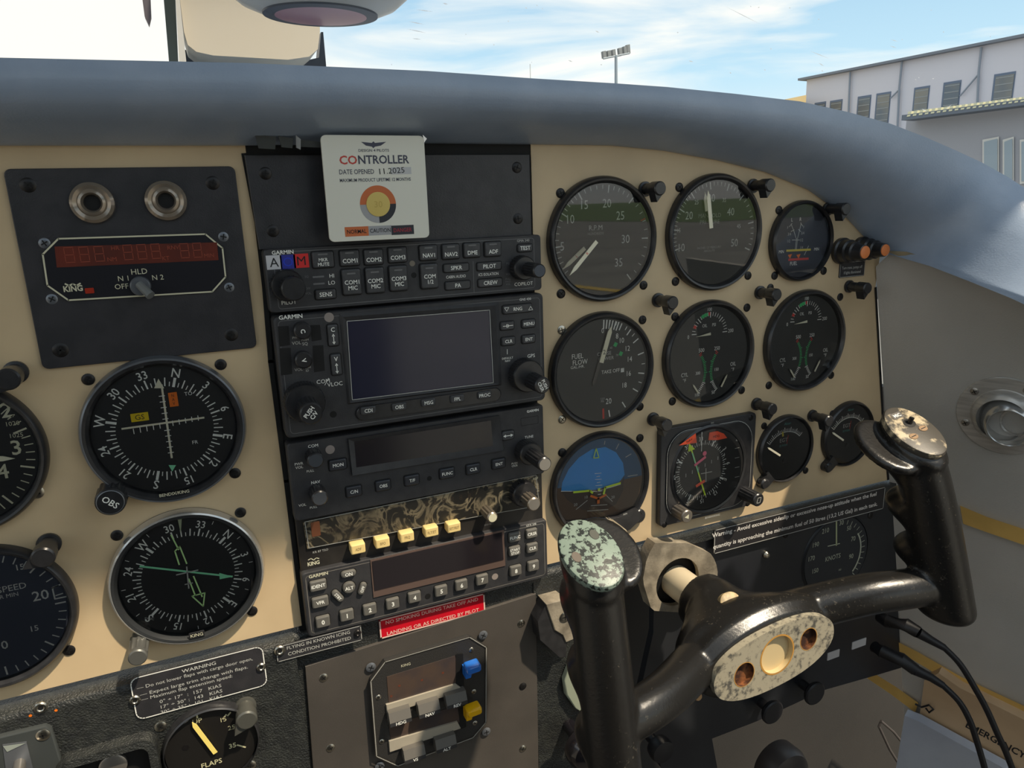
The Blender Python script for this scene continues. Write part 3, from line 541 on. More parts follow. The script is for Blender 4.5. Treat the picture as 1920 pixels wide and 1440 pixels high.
    d.line([q(1475, 470), q(1519, 468)], 1.5, DW + .14, YELP); d.line([q(1479, 487), q(1515, 485)], 1.6, DW + .1, REDP)
    for x in (1481, 1497): d.poly([q(x - 4, 478), q(x + 4, 476), q(x, 485)], DW + .12, ORG)
    d.build('dial', T)
    for x, y in ((1462, 394), (1454, 517), (1546, 508)): screw(T, x, y)
engine_gauges()

def attitude():
    u, v = 203.6, -171.5
    T, d = gauge('attitude_indicator', 'blue and brown artificial horizon with yellow aircraft bars', 'gauge', u, v, 38.6, lip=4, dial=EARTH)
    q = lambda x, y: U(x, y, DW)
    a0, a1 = angof(u, v, 1195, 893), angof(u, v, 1052, 915)
    d.sector(u, v, 0, 33.6, a0, a1, DW + .06, SKYB2, n=40)
    d.poly([q(x, y) for x, y in ((1052, 922), (1054, 905), (1066, 880), (1085, 858), (1110, 842), (1135, 838), (1155, 848), (1168, 868), (1171, 890), (1160, 905), (1120, 918), (1080, 921))], DW + .12, SKYBLUE)
    d.poly([q(x, y) for x, y in ((1052, 921), (1120, 921), (1163, 908), (1170, 893), (1168, 920), (1155, 945), (1125, 962), (1090, 955), (1064, 938))], DW + .16, mat('horizon_dark_brown', (70, 56, 48), .6))
    d.line([q(1052, 921), q(1120, 921), q(1163, 908)], .5, DW + .2, WHITE)
    for A, B in (((1173, 857), (1183, 851)), ((1177, 893), (1195, 890)), ((1155, 842), (1160, 832)), ((1133, 833), (1134, 827)), ((1080, 955), (1101, 938)), ((1132, 924), (1148, 940)), ((1101, 958), (1140, 955)), ((1108, 948), (1138, 946))): d.line([q(*A), q(*B)], .5, DW + .2, GREYP)
    for k in range(9): y = 888 + k * 5.6; h = 6 if k % 2 == 0 else 3; d.line([q(1121 - h + k * .4, y), q(1121 + h + k * .4, y - 1)], .35, DW + .2, WHITE)
    for t, x, y in (('20', 1079, 946), ('10', 1099, 932), ('20', 1149, 932)): d.text(t, *q(x, y), 2, DW + .2, GREYP)
    d.build('dial', T)
    b = MB(); w = 3; g = lambda x, y: U(x, y, w)
    for pl in (((1076, 923), (1106, 920), (1111, 924)), ((1163, 906), (1135, 914), (1132, 926))): b.line([g(*p) for p in pl], 1.5, w, LIME)
    b.disc(*g(1123, 918), 1.0, w + .1, LIME, n=16); b.line([g(1118, 841), g(1113, 859), g(1123, 858), g(1118, 841)], .6, w, LIME)
    b.line([g(1108, 930), g(1122, 935), g(1136, 928)], 1.6, w, ORG); b.line([g(1122, 935), g(1122, 943)], 2, w, ORG); b.build('aircraft_symbol', T)
    # flat lower sill of the case and the adjusting knob
    b = MB(); b.prism([U(x, y, 5) for x, y in ((1062, 979), (1110, 976), (1160, 968), (1192, 952), (1205, 968), (1180, 992), (1140, 1008), (1085, 1000))], 2, 6.4, BEZ, bev=.6); b.ptext('AIM', 1172, 964, 1.4, 6.5, GREYP); b.build('lower_sill', T)
    K, c = knob(T, 'caging_knob', 1166, 1004, 2, 22, 5.0, mat('knob_tan', (176, 164, 140), .4, metal=.3), ribs=16)
    for x, y in ((1055, 849), (1201, 822)): screw(T, x, y)
    b = MB(); b.lathe(*U(1198, 968, 3), [(5.5, 0), (5.5, 3), (4.5, 4)], BEZ, n=24); b.build('mounting_lug', T); screw(T, 1198, 968, w=4)
attitude()

def hsi():
    u, v = U(1325, 890, 4); u0, v0 = 296.5, -176
    T = thing('horizontal_situation_indicator', 'square-cased compass indicator with lime arrow and red flags', 'gauge', (u0, v0, 0), 'round instruments on the beige panel')
    A = [U(x, y, 5) for x, y in ((1234, 812), (1410, 770), (1419, 938), (1242, 995))]
    uc = sum(p[0] for p in A) / 4; vc = sum(p[1] for p in A) / 4; aw = (A[1][0] + A[2][0] - A[0][0] - A[3][0]) / 2; ah = (A[0][1] + A[1][1] - A[2][1] - A[3][1]) / 2
    b = MB(); b.rrect(uc, vc, aw, ah, 3, 0, 5, mat('case_grey', (50, 50, 52), .45, bump=.2, bscale=1500), bev=.8); b.build('case_flange', T)
    b = MB(); R = rr(uc + .5, vc, aw - 9, ah - 7, 17, n=8); b.prism(R, 5, 6.6, BEZ, bev=.8); b.line(R, .5, 6.0, GREYP, closed=True); b.build('bezel', T)
    r = 31.5; b = MB(); b.lathe(uc - 1, vc + .5, [(r + 3, 6.6), (r + 1.6, 7.6), (r, 7.2), (r - .4, 6.7)], BEZ, n=80, cap1=False); b.build('window_ring', T)
    d = MB(); W_ = 6.7; d.disc(uc - 1, vc + .5, r, W_, DIAL, n=80); q = lambda x, y: U(x, y, W_)
    cu, cv = q(1315, 882); na = math.atan2(q(1342, 820)[1] - cv, q(1342, 820)[0] - cu); card(d, cu, cv, na, 19.6, 22.6, 25.6 - 1.2, 3.0, ROSE, w=W_ + .08, mn=.3, maj=.5, bold=.0)
    for k in range(-2, 3): x, y = q(1382, 876 - k * 18); d.line([(x - 2, y), (x + 2, y)], .35, W_ + .08, GREYP)
    d.ptext('DC', 1336, 793, 1.2, W_ + 1, GREYP)
    for k in range(8): x, y = q(1274 + k * 12, 898 - k * 6.5); d.line([(x, y - 1.2), (x, y + 1.2)], .5, W_ + .08, GREYP)
    d.ptext('65', 1382, 825, 1.6, W_ + .08, GREYP); d.line([q(1316, 806), q(1315, 846)], .5, W_ + .2, WHITE); d.build('dial', T)
    e = lambda x, y: U(x, y, 7.6)
    b = MB(); b.line([e(1297, 845), e(1322, 928)], 1.2, 7.6, LIME); b.poly([e(1292, 831), e(1290, 847), e(1303, 842)], 7.7, LIME); b.line([e(1298, 850), e(1309, 885)], 1.0, 7.75, MGRN); b.build('course_arrow', T)
    b = MB(); b.line([e(1303, 872), e(1322, 857)], 2.0, 7.8, PINK); b.disc(*e(1321, 850), 1.8, 7.8, PINK, n=16); b.line([e(1306, 911), e(1320, 902)], 2.2, 7.8, REDF); b.build('heading_bug', T)
    b = MB(); b.line([e(1323, 878), e(1323, 903)], .6, 8.0, GREYP); b.line([e(1314, 888), e(1334, 884)], .6, 8.0, GREYP); b.build('aircraft_symbol', T)
    b = MB(); b.poly([e(1273, 835), e(1304, 812), e(1306, 830)], 7.9, REDF); b.ptext('NAV', 1293, 826, 1.8, 8, BLKP, ang=.35); b.build('nav_flag', T, label='red triangular flag lettered NAV')
    b = MB(); b.prism([e(x, y) for x, y in ((1328, 825), (1330, 811), (1345, 808), (1357, 813), (1363, 821), (1345, 825))], 7.4, 7.9, REDF); b.ptext('HDG', 1343, 818, 1.8, 8, BLKP); b.build('heading_flag', T, label='red flag lettered HDG')
    b = MB(); b.disc(uc - 1, vc + .5, r, 8.7, GLASS, n=64); b.build('cover_glass', T)
    K, c = knob(T, 'course_knob', 1289, 969, 5, 14, 5.0, mat('knob_silver_grey', (124, 118, 110), .35, metal=.6), ribs=12); b = MB(); b.poly([(c[0] - 2.6, c[1]), (c[0] + 1, c[1] + 1.8), (c[0] + 1, c[1] - 1.8)], 19.2, CREAMP); b.build('knob_arrow', K)
    K, c = knob(T, 'heading_knob', 1423, 938, 5, 18, 5.2, BEZ, ribs=14); b = MB(); b.line([(c[0] - 2, c[1] - 2), (c[0] - 1, c[1] + 2), (c[0] + 2, c[1] + 2), (c[0] + 1, c[1] - 2)], .4, 23.1, GREYP, closed=True); b.build('knob_symbol', K)
    b = MB(); b.ptext('BENDIX/KING', 1336, 968, 1.5, 6.7, GREYP); b.build('maker_lettering', T)
    for x, y in ((1409, 784), (1247, 985), (1403, 945)): screw(T, x, y, r=2.2, w=4.6)
hsi()

def egts():
    for u, v, R, q4, lab in ((369.0, -173.5, 27.6, ((1475, 845),), 'small exhaust temperature gauge beside the square compass indicator'), (435.0, -172.0, 27.6, (), 'small exhaust temperature gauge nearest the side wall')):
        T, d = gauge('exhaust_temperature_gauge', lab, 'gauge', u, v, R, lip=2.4, dial=mat('dial_soot', (38, 38, 39), .5), wb=5)
        for k in range(25): a = (142 - k * 96 / 24) * PI / 180; d.tick(u, v - 6, a, 20, 23.5 if k % 4 == 0 else 22.4, .4 if k % 4 else .6, DW + .08, WHITE)
        d.sector(u, v - 6, 19.7, 20.2, 46 * PI / 180, 142 * PI / 180, DW + .1, WHITE); d.text('EGT', u - 2, v + 7.5, 3, DW + .08, GREYP); d.text('25°F/DIV', u - 2, v + 3.2, 1.5, DW + .08, TEALP); d.text('Alcor', u + 1, v + 20.6, 2.0, DW + .08, TEALP)
        if q4: d.tick(u, v - 6, 100 * PI / 180, 17.4, 20.4, 1.6, DW + .12, YELP)
        d.tick(u, v - 6, 82 * PI / 180, 10, 17, .4, DW + .08, REDP); d.rrect(u, v - 9.5, 4, 4, 2, DW, DW + .6, BEZ); d.build('dial', T)
        a = math.radians(146); needle(T, arrow_pts(u - 6, v - 4, a, 16, 0, 1.5, 2), 2.8, IVORY)
        b = MB(); b.lathe(u - 21.5, v - 24, [(4.3, 0), (4.3, 5), (3.2, 6)], BEZ, n=24); b.prism([(u - 24, v - 21), (u - 18, v - 27), (u - 12, v - 22), (u - 18, v - 15)], 0, 5, BEZ); b.build('mounting_lug', T); screw(T, *( (1425, 903) if q4 else (1551, 877)), r=2.2, w=5)
        if q4: screw(T, 1434, 799, r=2.7); screw(T, 1512, 883, r=2.7)
        else: screw(T, 1562, 776, r=2.7)
egts()

PL = [(1239, 353, 'hooded post light at upper right of the tachometer'), (1446, 347, 'hooded post light at upper right of the manifold pressure gauge'), (1588, 392, 'hooded post light at upper right of the fuel gauge, under the padding'), (1263, 568, 'hooded post light below and between tachometer and manifold gauge'), (1458, 553, 'hooded post light just below the fuel gauge'), (1628, 541, 'hooded post light under the amber lamps'), (1450, 768, 'hooded post light above the corner of the square compass indicator'), (1252, 798, 'hooded post light over the upper left corner of the square indicator'), (1556, 790, 'hooded post light between the two small exhaust temperature gauges')]
for x, y, l in PL: post_light(x, y, l)
post_light(14, 712, 'post light at the left edge above the altimeter', ang=-2.4, r=4.6); post_light(80, 1047, 'post light over the rim of the vertical speed gauge', ang=-2.7, r=4.8)

# ------------------------------------------------------------------ DME plate on the left
def dme():
    w = 2.2; T = thing('distance_measuring_panel', 'square black plate at upper left with red-brown display and two lamp sockets', 'radio', (-57, -50, 0), 'avionics units')
    b = MB(); b.prism(rr(-57.8, -4.6, 99, 93.5, 3), 0, w, BLACK, bev=.5); b.build('face_plate', T)
    for x, y in ((172, 380), (311, 376)):
        u, v = U(x, y, w + 3); s = MB(); s.lathe(u, v, [(9.6, w), (9.4, w + 2.0), (8, w + 3.2), (6.4, w + 2.6), (5.8, w + 3.4), (4.6, w + 3.8), (3.8, w + 2.4), (3.6, w + .4)], mat('clear_socket', (150, 138, 124), .15, metal=.5), n=40, cap1=False); s.disc(u, v, 3.8, w + .5, REC); s.build('lamp_socket', T)
    D = [(375, 575), (1320, 545), (1430, 635), (1450, 820), (1365, 915), (440, 970), (305, 875), (275, 675)]; f = lambda p, w_: U(p[0] / 3.429, 280 + p[1] / 3.429, w_)
    s = MB(); P_ = [f(p, w + 1) for p in D]; s.prism(P_, w, w + 1, mat('display_face', (34, 34, 40), .3), bev=.3); s.line(P_, .75, w + 1.1, CREAMP, closed=True)
    c = [f(p, w + 1.2) for p in ((350, 625), (1395, 598), (1405, 712), (365, 760))]; s.poly(c, w + 1.15, SCRR)
    s.ptext('HLD', 261, 509, 2.6, w + 1.2, CREAMP); s.ptext('N 1', 231, 522, 2.4, w + 1.2, CREAMP); s.ptext('N 2', 296, 520, 2.4, w + 1.2, CREAMP); s.ptext('OFF', 228, 537, 2.4, w + 1.2, CREAMP); s.ptext('KING', 137, 541, 2.6, w + 1.2, CREAMP, bold=.03, sx=.9)
    s.line([U(123, 532, w), U(130, 535, w), U(137, 532, w), U(144, 535, w), U(151, 531, w)], .7, w + 1.2, CREAMP)
    def seg8(px, py, h):
        u, v = U(px, py, w + 1.2); a = h * .27
        for z in (-h / 2, 0, h / 2): s.line([(u - a, v + z), (u + a, v + z)], .3, w + 1.25, SEG)
        for z in (-1, 1):
            for y_ in (-1, 1): s.line([(u + a * z, v + y_ * h * .08), (u + a * z, v + y_ * h * .42)], .3, w + 1.25, SEG)
    for x, y in ((130, 478), (158, 477), (186, 476), (240, 473), (266, 472), (292, 471), (346, 470), (370, 469)): seg8(x, y, 7)
    for t, x, y in (('HR', 216, 465), ('NM', 210, 486), ('RNV', 325, 464), ('KT', 311, 484), ('MIN', 392, 479)): s.ptext(t, x, y, 1.9, w + 1.25, SEG)
    s.rrect(*U(168, 545, w + 1), 3.8, 2.6, .3, w + 1, w + 1.3, mat('red_lamp', (170, 50, 30), .3)); s.build('display_unit', T)
    u, v = U(263, 537, w + 4); s = MB(); s.lathe(u, v, [(4.8, w + 1), (4.6, w + 4), (4, w + 4.6)], BEZG, n=24); s.build('selector_knob', T)
    s = MB(); a = U(260, 533, w + 5), U(282, 556, w + 13); s.tube([(*a[0], w + 4.5), (*a[1], w + 9)], [1.9, 2.3], mat('lever_translucent', (120, 122, 120), .25), n=10); s.build('selector_lever', T)
    for x, y, m, r in ((52, 347, SCRB, 3.4), (399, 343, SCRB, 3.4), (113, 657, SCRB, 3.6), (434, 628, SCRB, 3.4)): screw(T, x, y, m, r, w=w - .4)
    for x, y in ((419, 444), (430, 539), (83, 456), (97, 561)): screw(T, x, y, BEZG, 2.8, w=w - .6)
dme()

# ------------------------------------------------------------------ radio stack
def radios():
    GR = 'avionics units'
    T = thing('blanking_plate', 'plain dark blank plate at the top of the radio column', 'plate', (78, 2, 0)); b = MB(); b.prism([U(x, y, 3) for x, y in ((458, 291), (993, 290), (997, 442), (486, 468))], -1, 3, BLACK, bev=.4); b.build('plate_sheet', T)
    for x, y in ((498, 325), (970, 314), (512, 433), (972, 410)): screw(T, x, y, SCRB, 3.2, w=2.7)
    # controller card
    w = 19; T = thing('carbon_monoxide_card', 'white carbon monoxide detector card with orange-grey-black ring, leaning on the blank plate', 'card', (62, 3, w)); q = lambda x, y: U(x, y, w)
    cs = [q(603, 255), q(795, 257), q(800, 443), q(622, 452)]; uc, vc = sum(p[0] for p in cs) / 4, sum(p[1] for p in cs) / 4
    b = MB(); b.prism(rr(uc, vc, 54, 53, 2.6, ang=-.005), w - 1.4, w, CARD, bev=.25); b.build('card_sheet', T); e = w + .1
    b = MB(); ORC = mat('card_orange', (206, 110, 60), .5); GRC = mat('card_grey', (168, 168, 170), .5); BKC = mat('card_black', (44, 46, 54), .5); NV = mat('card_ink', (70, 72, 88), .5)
    L = [q(x, y) for x, y in ((677, 266), (697, 268), (700, 265), (703, 268), (724, 266), (714, 273), (703, 275), (700, 278), (697, 275), (686, 273))]; b.poly(L, e, NV)
    b.ptext('DESIGN 4 PILOTS', 701, 282, 1.3, e, NV, sx=1.1, bold=.01); u, v = q(702, 299); b.ptext('CO', 653, 300, 4.0, e, mat('card_red_ink', (200, 70, 60), .5), bold=.02, fit=9.0); b.ptext('NTROLLER', 720, 299, 4.0, e, NV, bold=.02, fit=27)
    b.rrect(*q(752, 320), 11, 3.6, .1, w, e, mat('card_pale_grey', (200, 200, 200), .5)); b.ptext('DATE OPENED', 669, 322, 2.3, e, NV, fit=18, bold=.01); b.ptext('11.2025', 735, 320, 2.8, e + .05, BLKP, ang=.05, fit=13.5); b.ptext('MAXIMUM PRODUCT LIFETIME 12 MONTHS', 705, 337, 1.6, e, NV, fit=37.5, bold=.012)
    cu, cv = q(709, 383); b.sector(cu, cv, 6.2, 9.6, 0, PI, e, ORC, n=30); b.sector(cu, cv, 6.2, 9.6, PI, 1.5 * PI, e, GRC); b.sector(cu, cv, 6.2, 9.6, -PI / 2, 0, e, BKC); b.lathe(cu, cv, [(6.3, w), (6.3, w + .5), (5.8, w + .6)], mat('detector_pad', (222, 196, 110), .6), n=32); b.text('30', cu, cv, 3.2, w + .7, mat('detector_mark', (206, 178, 94), .6))
    for t, x, y, m, tm in (('NORMAL', 669, 434, ORC, BLKP), ('CAUTION', 713, 432, GRC, BLKP), ('DANGER', 755, 431, BKC, mat('danger_ink', (170, 40, 60), .5))): cu, cv = q(x, y); b.rrect(cu, cv, 12.4, 4.9, .05, w, e, m); b.text(t, cu, cv, 2.0, e + .08, tm, sx=.85, bold=.008)
    b.build('printing', T)

    # --- audio panel
    w = 8; T = thing('audio_panel', 'slim audio selector panel with rows of COM and NAV buttons', 'radio', (79, -32, 0), GR); fm = (80, -17)
    b = MB(); b.rrect(79.6, -16.2, 160, 33.2, 2.2, -4, w, DEV, bev=1.2); b.line(rr(79.6, -16.2, 150, 29.6, 1.5), .3, w + .03, DIMP, closed=True)
    P = b.ptext; P('GARMIN', 530, 473, 1.9, w + .08, WHITE, bold=.02, sx=1.05); P('GMA 340', 981, 451, 1.4, w + .08, GREYP); P('PILOT', 542, 567, 2.0, w + .08, WHITE); P('COPILOT', 982, 532, 2.0, w + .08, WHITE)
    P('HI', 622, 517, 2.0, w + .08, WHITE); P('LO', 622, 530, 2.0, w + .08, WHITE); P('CABIN AUDIO', 855, 518.5, 1.6, w + .08, WHITE, sx=.8); P('ICS ISOLATION', 916, 514, 1.6, w + .08, WHITE, sx=.8)
    for t, x, y in (('SQ', 575, 519), ('OFF', 577, 541), ('VOL', 578, 550), ('SQ', 952, 494), ('VOL', 953, 514), ('PULL\nPASS\nVOL', 953, 528)): P(t, x, y, 1.1, w + .08, DIMP)
    for x, y in ((597, 519), (598, 532)): b.rrect(*U(x, y, w), 6, .9, .3, w, w + .1, DIMP)
    b.disc(*U(773, 494, w + .1), 1.6, w + .1, mat('photo_cell', (120, 112, 100), .3), n=20); b.disc(*U(776, 516, w + .1), 1.6, w + .1, REC, n=20)
    b.line([U(887, 490, w), U(889, 548, w)], .25, w + .05, DIMP); b.build('face', T)
    for t, x, y, m, tm in (('A', 514, 492, WHTSQ, BLKP), ('O', 540, 491, BLUSQ, mat('blue_ink', (30, 60, 200), .5)), ('M', 565, 489, REDSQ, BLKP)): b = MB(); b.rrect(*U(x, y, w + .4), 7.7, 7.3, .1, w, w + .3, m); b.text(t, *U(x, y, w + .4), 4.6, w + .4, tm); b.build('marker_lamp', T, label={'A': 'white square lens lettered A', 'O': 'blue square lens lettered O', 'M': 'red square lens lettered M'}[t])
    for t, x, y in (('COM1', 656, 484), ('COM2', 701, 482), ('COM3', 746, 478), ('NAV1', 804, 474), ('NAV2', 846, 472), ('DME', 886, 469), ('ADF', 925, 467)): button(T, t, x, y, 10.4, 8.4, w, 1.8, led=1, dy=-1.4)
    for t, x, y in (('COM1\nMIC', 660, 529), ('COM2\nMIC', 704, 526), ('COM3\nMIC', 748, 522), ('COM\n1/2', 806, 518)): button(T, t, x, y, 10.2, 14, w, 2.4, led=1, dy=-1.6)
    button(T, 'MKR\nMUTE', 606, 487, 11.4, 8.6, w, 1.8, cap=1.7, led=1, dy=-1.2); button(T, 'SENS', 611, 552, 11, 5.2, w, 1.6); button(T, 'TEST', 985, 465, 9.6, 4.4, w, 1.2)
    for t, x, y in (('SPKR', 856, 502), ('PA', 859, 535), ('PILOT', 918, 499), ('CREW', 920, 530)): button(T, '   ' + t, x, y, 15.5, 4.6, w, 1.2)
    knob(T, 'pilot_volume_knob', 540, 536, w, 6, 8.4, BEZ, 24); knob(T, 'pilot_volume_knob', 551, 542, w, 15, 6.3, BEZ, 20)
    knob(T, 'copilot_volume_knob', 985, 503, w, 7, 7.2, BEZ, 24); knob(T, 'copilot_volume_knob', 1012, 508, w, 22, 4.2, BEZ, 16, capm=DGREY)

    # --- GPS
    w = 11; T = thing('gps_navigator', 'tall navigation radio with the large blank dark screen', 'radio', (79, -102, 0), GR)
    b = MB(); b.rrect(79.6, -68.2, 158.5, 67.6, 3, -4, w, DEV, bev=1.4); b.line(rr(79.6, -68.2, 153, 62.5, 2), .25, w + .03, DIMP, closed=True); P = b.ptext
    P('GARMIN', 545, 594, 2.1, w + .08, WHITE, bold=.02, sx=1.05); P('GNS 430', 985, 561, 1.4, w + .08, WHITE); P('COM', 606, 715, 2.2, w + .08, WHITE); P('VLOC', 628, 720, 2.2, w + .08, WHITE); b.line([U(609, 722, w), U(616, 709, w)], .3, w + .08, WHITE)
    P('PWR', 555, 633, 1.2, w + .08, GREYP); P('VOL', 556, 643, 1.7, w + .08, GREYP); P('PUSH', 572, 637, 1.1, w + .08, GREYP); P('SQ', 572, 645, 1.6, w + .08, GREYP); P('VOL', 560, 693, 1.5, w + .08, GREYP); P('PUSH\nID', 576, 692, 1.2, w + .08, GREYP)
    P('DEFAULT\nNAV', 952, 674, 1.2, w + .08, WHITE); P('GPS', 996, 667, 2.1, w + .08, WHITE); b.line([U(951, 655, w), U(951, 664, w)], .3, w + .08, WHITE)
    b.disc(*U(617, 595, w + .1), 2.6, w + .12, mat('light_sensor', (150, 140, 134), .3), n=24); b.disc(*U(625, 777, w + .1), 1.9, w + .1, REC, n=20)
    for x0, y0, x1, y1 in ((521, 612, 541, 650), (524, 653, 545, 704), (582, 610, 600, 640), (586, 648, 606, 698)): b.prism([U(x0, y0, w), U(x1, y0 - 1, w), U(x1 + 3, y1 - 3, w), U(x0 + 3, y1, w)], w - .1, w + .12, REC)
    b.build('face', T)
    b = MB(); q = lambda x, y: U(x, y, w); S_ = [q(650, 602), q(917, 581), q(924, 717), q(660, 749)]; O_ = [q(636, 588), q(935, 566), q(940, 722), q(652, 758)]
    b.add([(p[0], p[1], w + .2) for p in O_] + [(p[0], p[1], w + 1.4) for p in [((O_[i][0] * .6 + S_[i][0] * .4), (O_[i][1] * .6 + S_[i][1] * .4)) for i in range(4)]] + [(p[0], p[1], w + .3) for p in S_], [(i, (i + 1) % 4, 4 + (i + 1) % 4, 4 + i) for i in range(4)] + [(4 + i, 4 + (i + 1) % 4, 8 + (i + 1) % 4, 8 + i) for i in range(4)], DEV); b.line(S_, .35, w + .9, GREYP, closed=True); b.build('screen_surround', T)
    b = MB(); b.prism(S_, w, w + .4, SCREEN); b.build('screen', T)
    b = MB(); A, B = U(690, 772, w + 1), U(920, 742, w + 1); b.prism(rr((A[0] + B[0]) / 2, (A[1] + B[1]) / 2, B[0] - A[0] + 14, 8, 3.8), w, w + 1.6, BEZ, bev=.8); b.build('key_bar', T)
    for t, x, y in (('CDI', 691, 770), ('OBS', 749, 763), ('MSG', 804, 755), ('FPL', 858, 748), ('PROC', 909, 741)): button(T, t, x, y, 9, 4.6, w + 1.5, 1.4, cap=2.0)
    button(T, 'RNG', 971, 579, 19, 5, w, 1.5, cap=2.0)
    b = MB(); u, v = U(950, 580, w + 1.6); z = w + 1.7; b.line([(u - 1.4, v + 1), (u + 1.4, v + 1), (u, v - 1.2)], .25, z, WHITE, closed=True); u, v = U(995, 578, z); b.line([(u - 1.4, v - 1), (u + 1.4, v - 1), (u, v + 1.2)], .25, z, WHITE, closed=True); b.build('range_arrows', T)
    for t, x, y in (('-D→', 952, 611), ('MENU', 992, 607), ('CLR', 954, 640), ('ENT', 992, 636)): button(T, t if t != '-D→' else 'D', x, y, 9, 5, w, 1.4, cap=1.9)
    b = MB(); u, v = U(952, 611, w + 1.6); b.line([(u - 3, v), (u + 3.4, v)], .35, w + 1.65, WHITE); b.build('direct_arrow', T)
    for t, x, y in (('C', 625, 629), ('V', 631, 684)):
        button(T, t, x, y, 5.6, 12, w, 1.6, cap=2.3, dy=3.2); b = MB(); u, v = U(x, y, w + 1.7); v -= 2; z = w + 1.75; b.line([(u, v - 2), (u, v + 2)], .4, z, WHITE); b.poly([(u - .9, v - 1.5), (u + .9, v - 1.5), (u, v - 3)], z, WHITE); b.poly([(u - .9, v + 1.5), (u + .9, v + 1.5), (u, v + 3)], z, WHITE); b.build('transfer_arrow', T)
    for x, y, t in ((568, 621, 'C'), (570, 676, 'V')): K, c = knob(T, 'volume_knob', x, y, w, 5, 4.6, BEZ, 0); b = MB(); b.text(t, *c, 2.2, w + 5.1, WHITE, ang=-1.4, bold=.03); b.build('knob_lettering', K)
    knob(T, 'tuning_ring', 573, 757, w, 8, 10.8, BEZ, 40, rib=.03); K, c = knob(T, 'tuning_knob', 584, 776, w + 6, 17, 6.0, BEZ, 16); b = MB(); b.text('PUSH\nC/V', *c, 2.2, w + 23.1, WHITE, ang=.85, bold=.02, sx=.9); b.build('knob_lettering', K)
    knob(T, 'cursor_ring', 992, 706, w, 8, 10.2, BEZ, 40, rib=.03); K, c = knob(T, 'cursor_knob', 1018, 723, w + 6, 16, 5.2, BEZ, 16); b = MB(); b.text('PUSH\nCRSR', *c, 2.0, w + 22.1, WHITE, ang=-1.15, bold=.02, sx=.9); b.build('knob_lettering', K)

    # --- nav/com
    w = 8; T = thing('nav_com_radio', 'radio with wide unlit display, third unit down in the column', 'radio', (79, -152, 0), GR)
    b = MB(); b.rrect(79.2, -129, 158.5, 46.6, 2, -4, w, DEV, bev=1.2); P = b.ptext
    P('GARMIN', 999, 770, 1.5, w + .08, WHITE, bold=.02); P('COM', 587, 836, 1.7, w + .08, WHITE); P('NAV', 592, 904, 1.7, w + .08, WHITE); P('PWR\nVOL', 561, 873, 1.5, w + .08, WHITE); P('PULL', 582, 883, 1.3, w + .08, WHITE); P('VOL', 567, 947, 1.5, w + .08, WHITE); P('PULL', 588, 951, 1.3, w + .08, WHITE); P('TUNE', 992, 819, 1.6, w + .08, WHITE); P('PUSH\nCRSR', 965, 871, 1.2, w + .08, WHITE)
    b.disc(*U(619, 843, w + .1), 2.6, w + .12, MATS['light_sensor'], n=24); b.disc(*U(805, 897, w), 1.5, w + .1, REC, n=20); b.line(rr(*U(993, 789, w), 12, 5, .5), .25, w + .06, REC, closed=True); b.build('face', T)
    b = MB(); q = lambda x, y: U(x, y, w); S_ = [q(664, 828), q(920, 788), q(924, 836), q(668, 876)]; O_ = [q(652, 822), q(935, 778), q(942, 843), q(660, 890)]
    b.add([(p[0], p[1], w + 1.8) for p in O_] + [(p[0], p[1], w + .4) for p in S_], [(i, (i + 1) % 4, 4 + (i + 1) % 4, 4 + i) for i in range(4)], BEZG if False else DEV); b.prism(O_, w, w + .2, DEV)
    b.add([(p[0], p[1], w) for p in O_] + [(p[0], p[1], w + 1.8) for p in O_], [(i, (i + 1) % 4, 4 + (i + 1) % 4, 4 + i) for i in range(4)], DEV); b.build('display_surround', T)
    b = MB(); b.prism(S_, w, w + .5, SCRD); b.build('display', T)
    for t, x, y, a in (('MON', 634, 872, 10), ('C/N', 664, 922, 9), ('OBS', 719, 911, 9), ('T/F', 773, 901, 9), ('FUNC', 839, 888, 9.4), ('CLR', 888, 880, 9), ('ENT', 936, 870, 9)): button(T, t, x, y, a, 6.4, w, 1.6, m=mat('key_blue_black', (48, 50, 56), .4), cap=1.9, r=.8)
    button(T, '', 953, 817, 9, 6, w, 1.6, r=1.8); b = MB(); u, v = U(953, 817, w + 1.7); z = w + 1.7; b.line([(u - 2, v), (u + 2, v)], .5, z, WHITE); b.poly([(u - 1.6, v - 1), (u - 1.6, v + 1), (u - 3.4, v)], z, WHITE); b.poly([(u + 1.6, v + 1), (u + 1.6, v - 1), (u + 3.4, v)], z, WHITE); b.build('swap_arrow', T)
    knob(T, 'com_volume_knob', 592, 864, w, 10, 4.6, BEZ, 16, capm=mat('knob_cap_slate', (66, 70, 76), .4)); knob(T, 'nav_volume_knob', 600, 935, w, 12, 4.6, BEZ, 16, capm=MATS['knob_cap_slate'])
    knob(T, 'tuning_ring', 996, 852, w, 9, 7.6, BEZ, 32, rib=.03); knob(T, 'tuning_knob', 1022, 871, w + 8, 20, 4.6, BEZ, 14, capm=SILV)

    # --- ADF
    w = 5; T = thing('adf_receiver', 'radio with crazed cloudy display cover and five cream push buttons', 'radio', (79, -184, 0), GR)
    b = MB(); b.rrect(79, -169, 157, 34, 1.5, -4, w, mat('adf_face', (36, 34, 33), .35, c2=(50, 47, 44), nscale=60), bev=.6); P = b.ptext
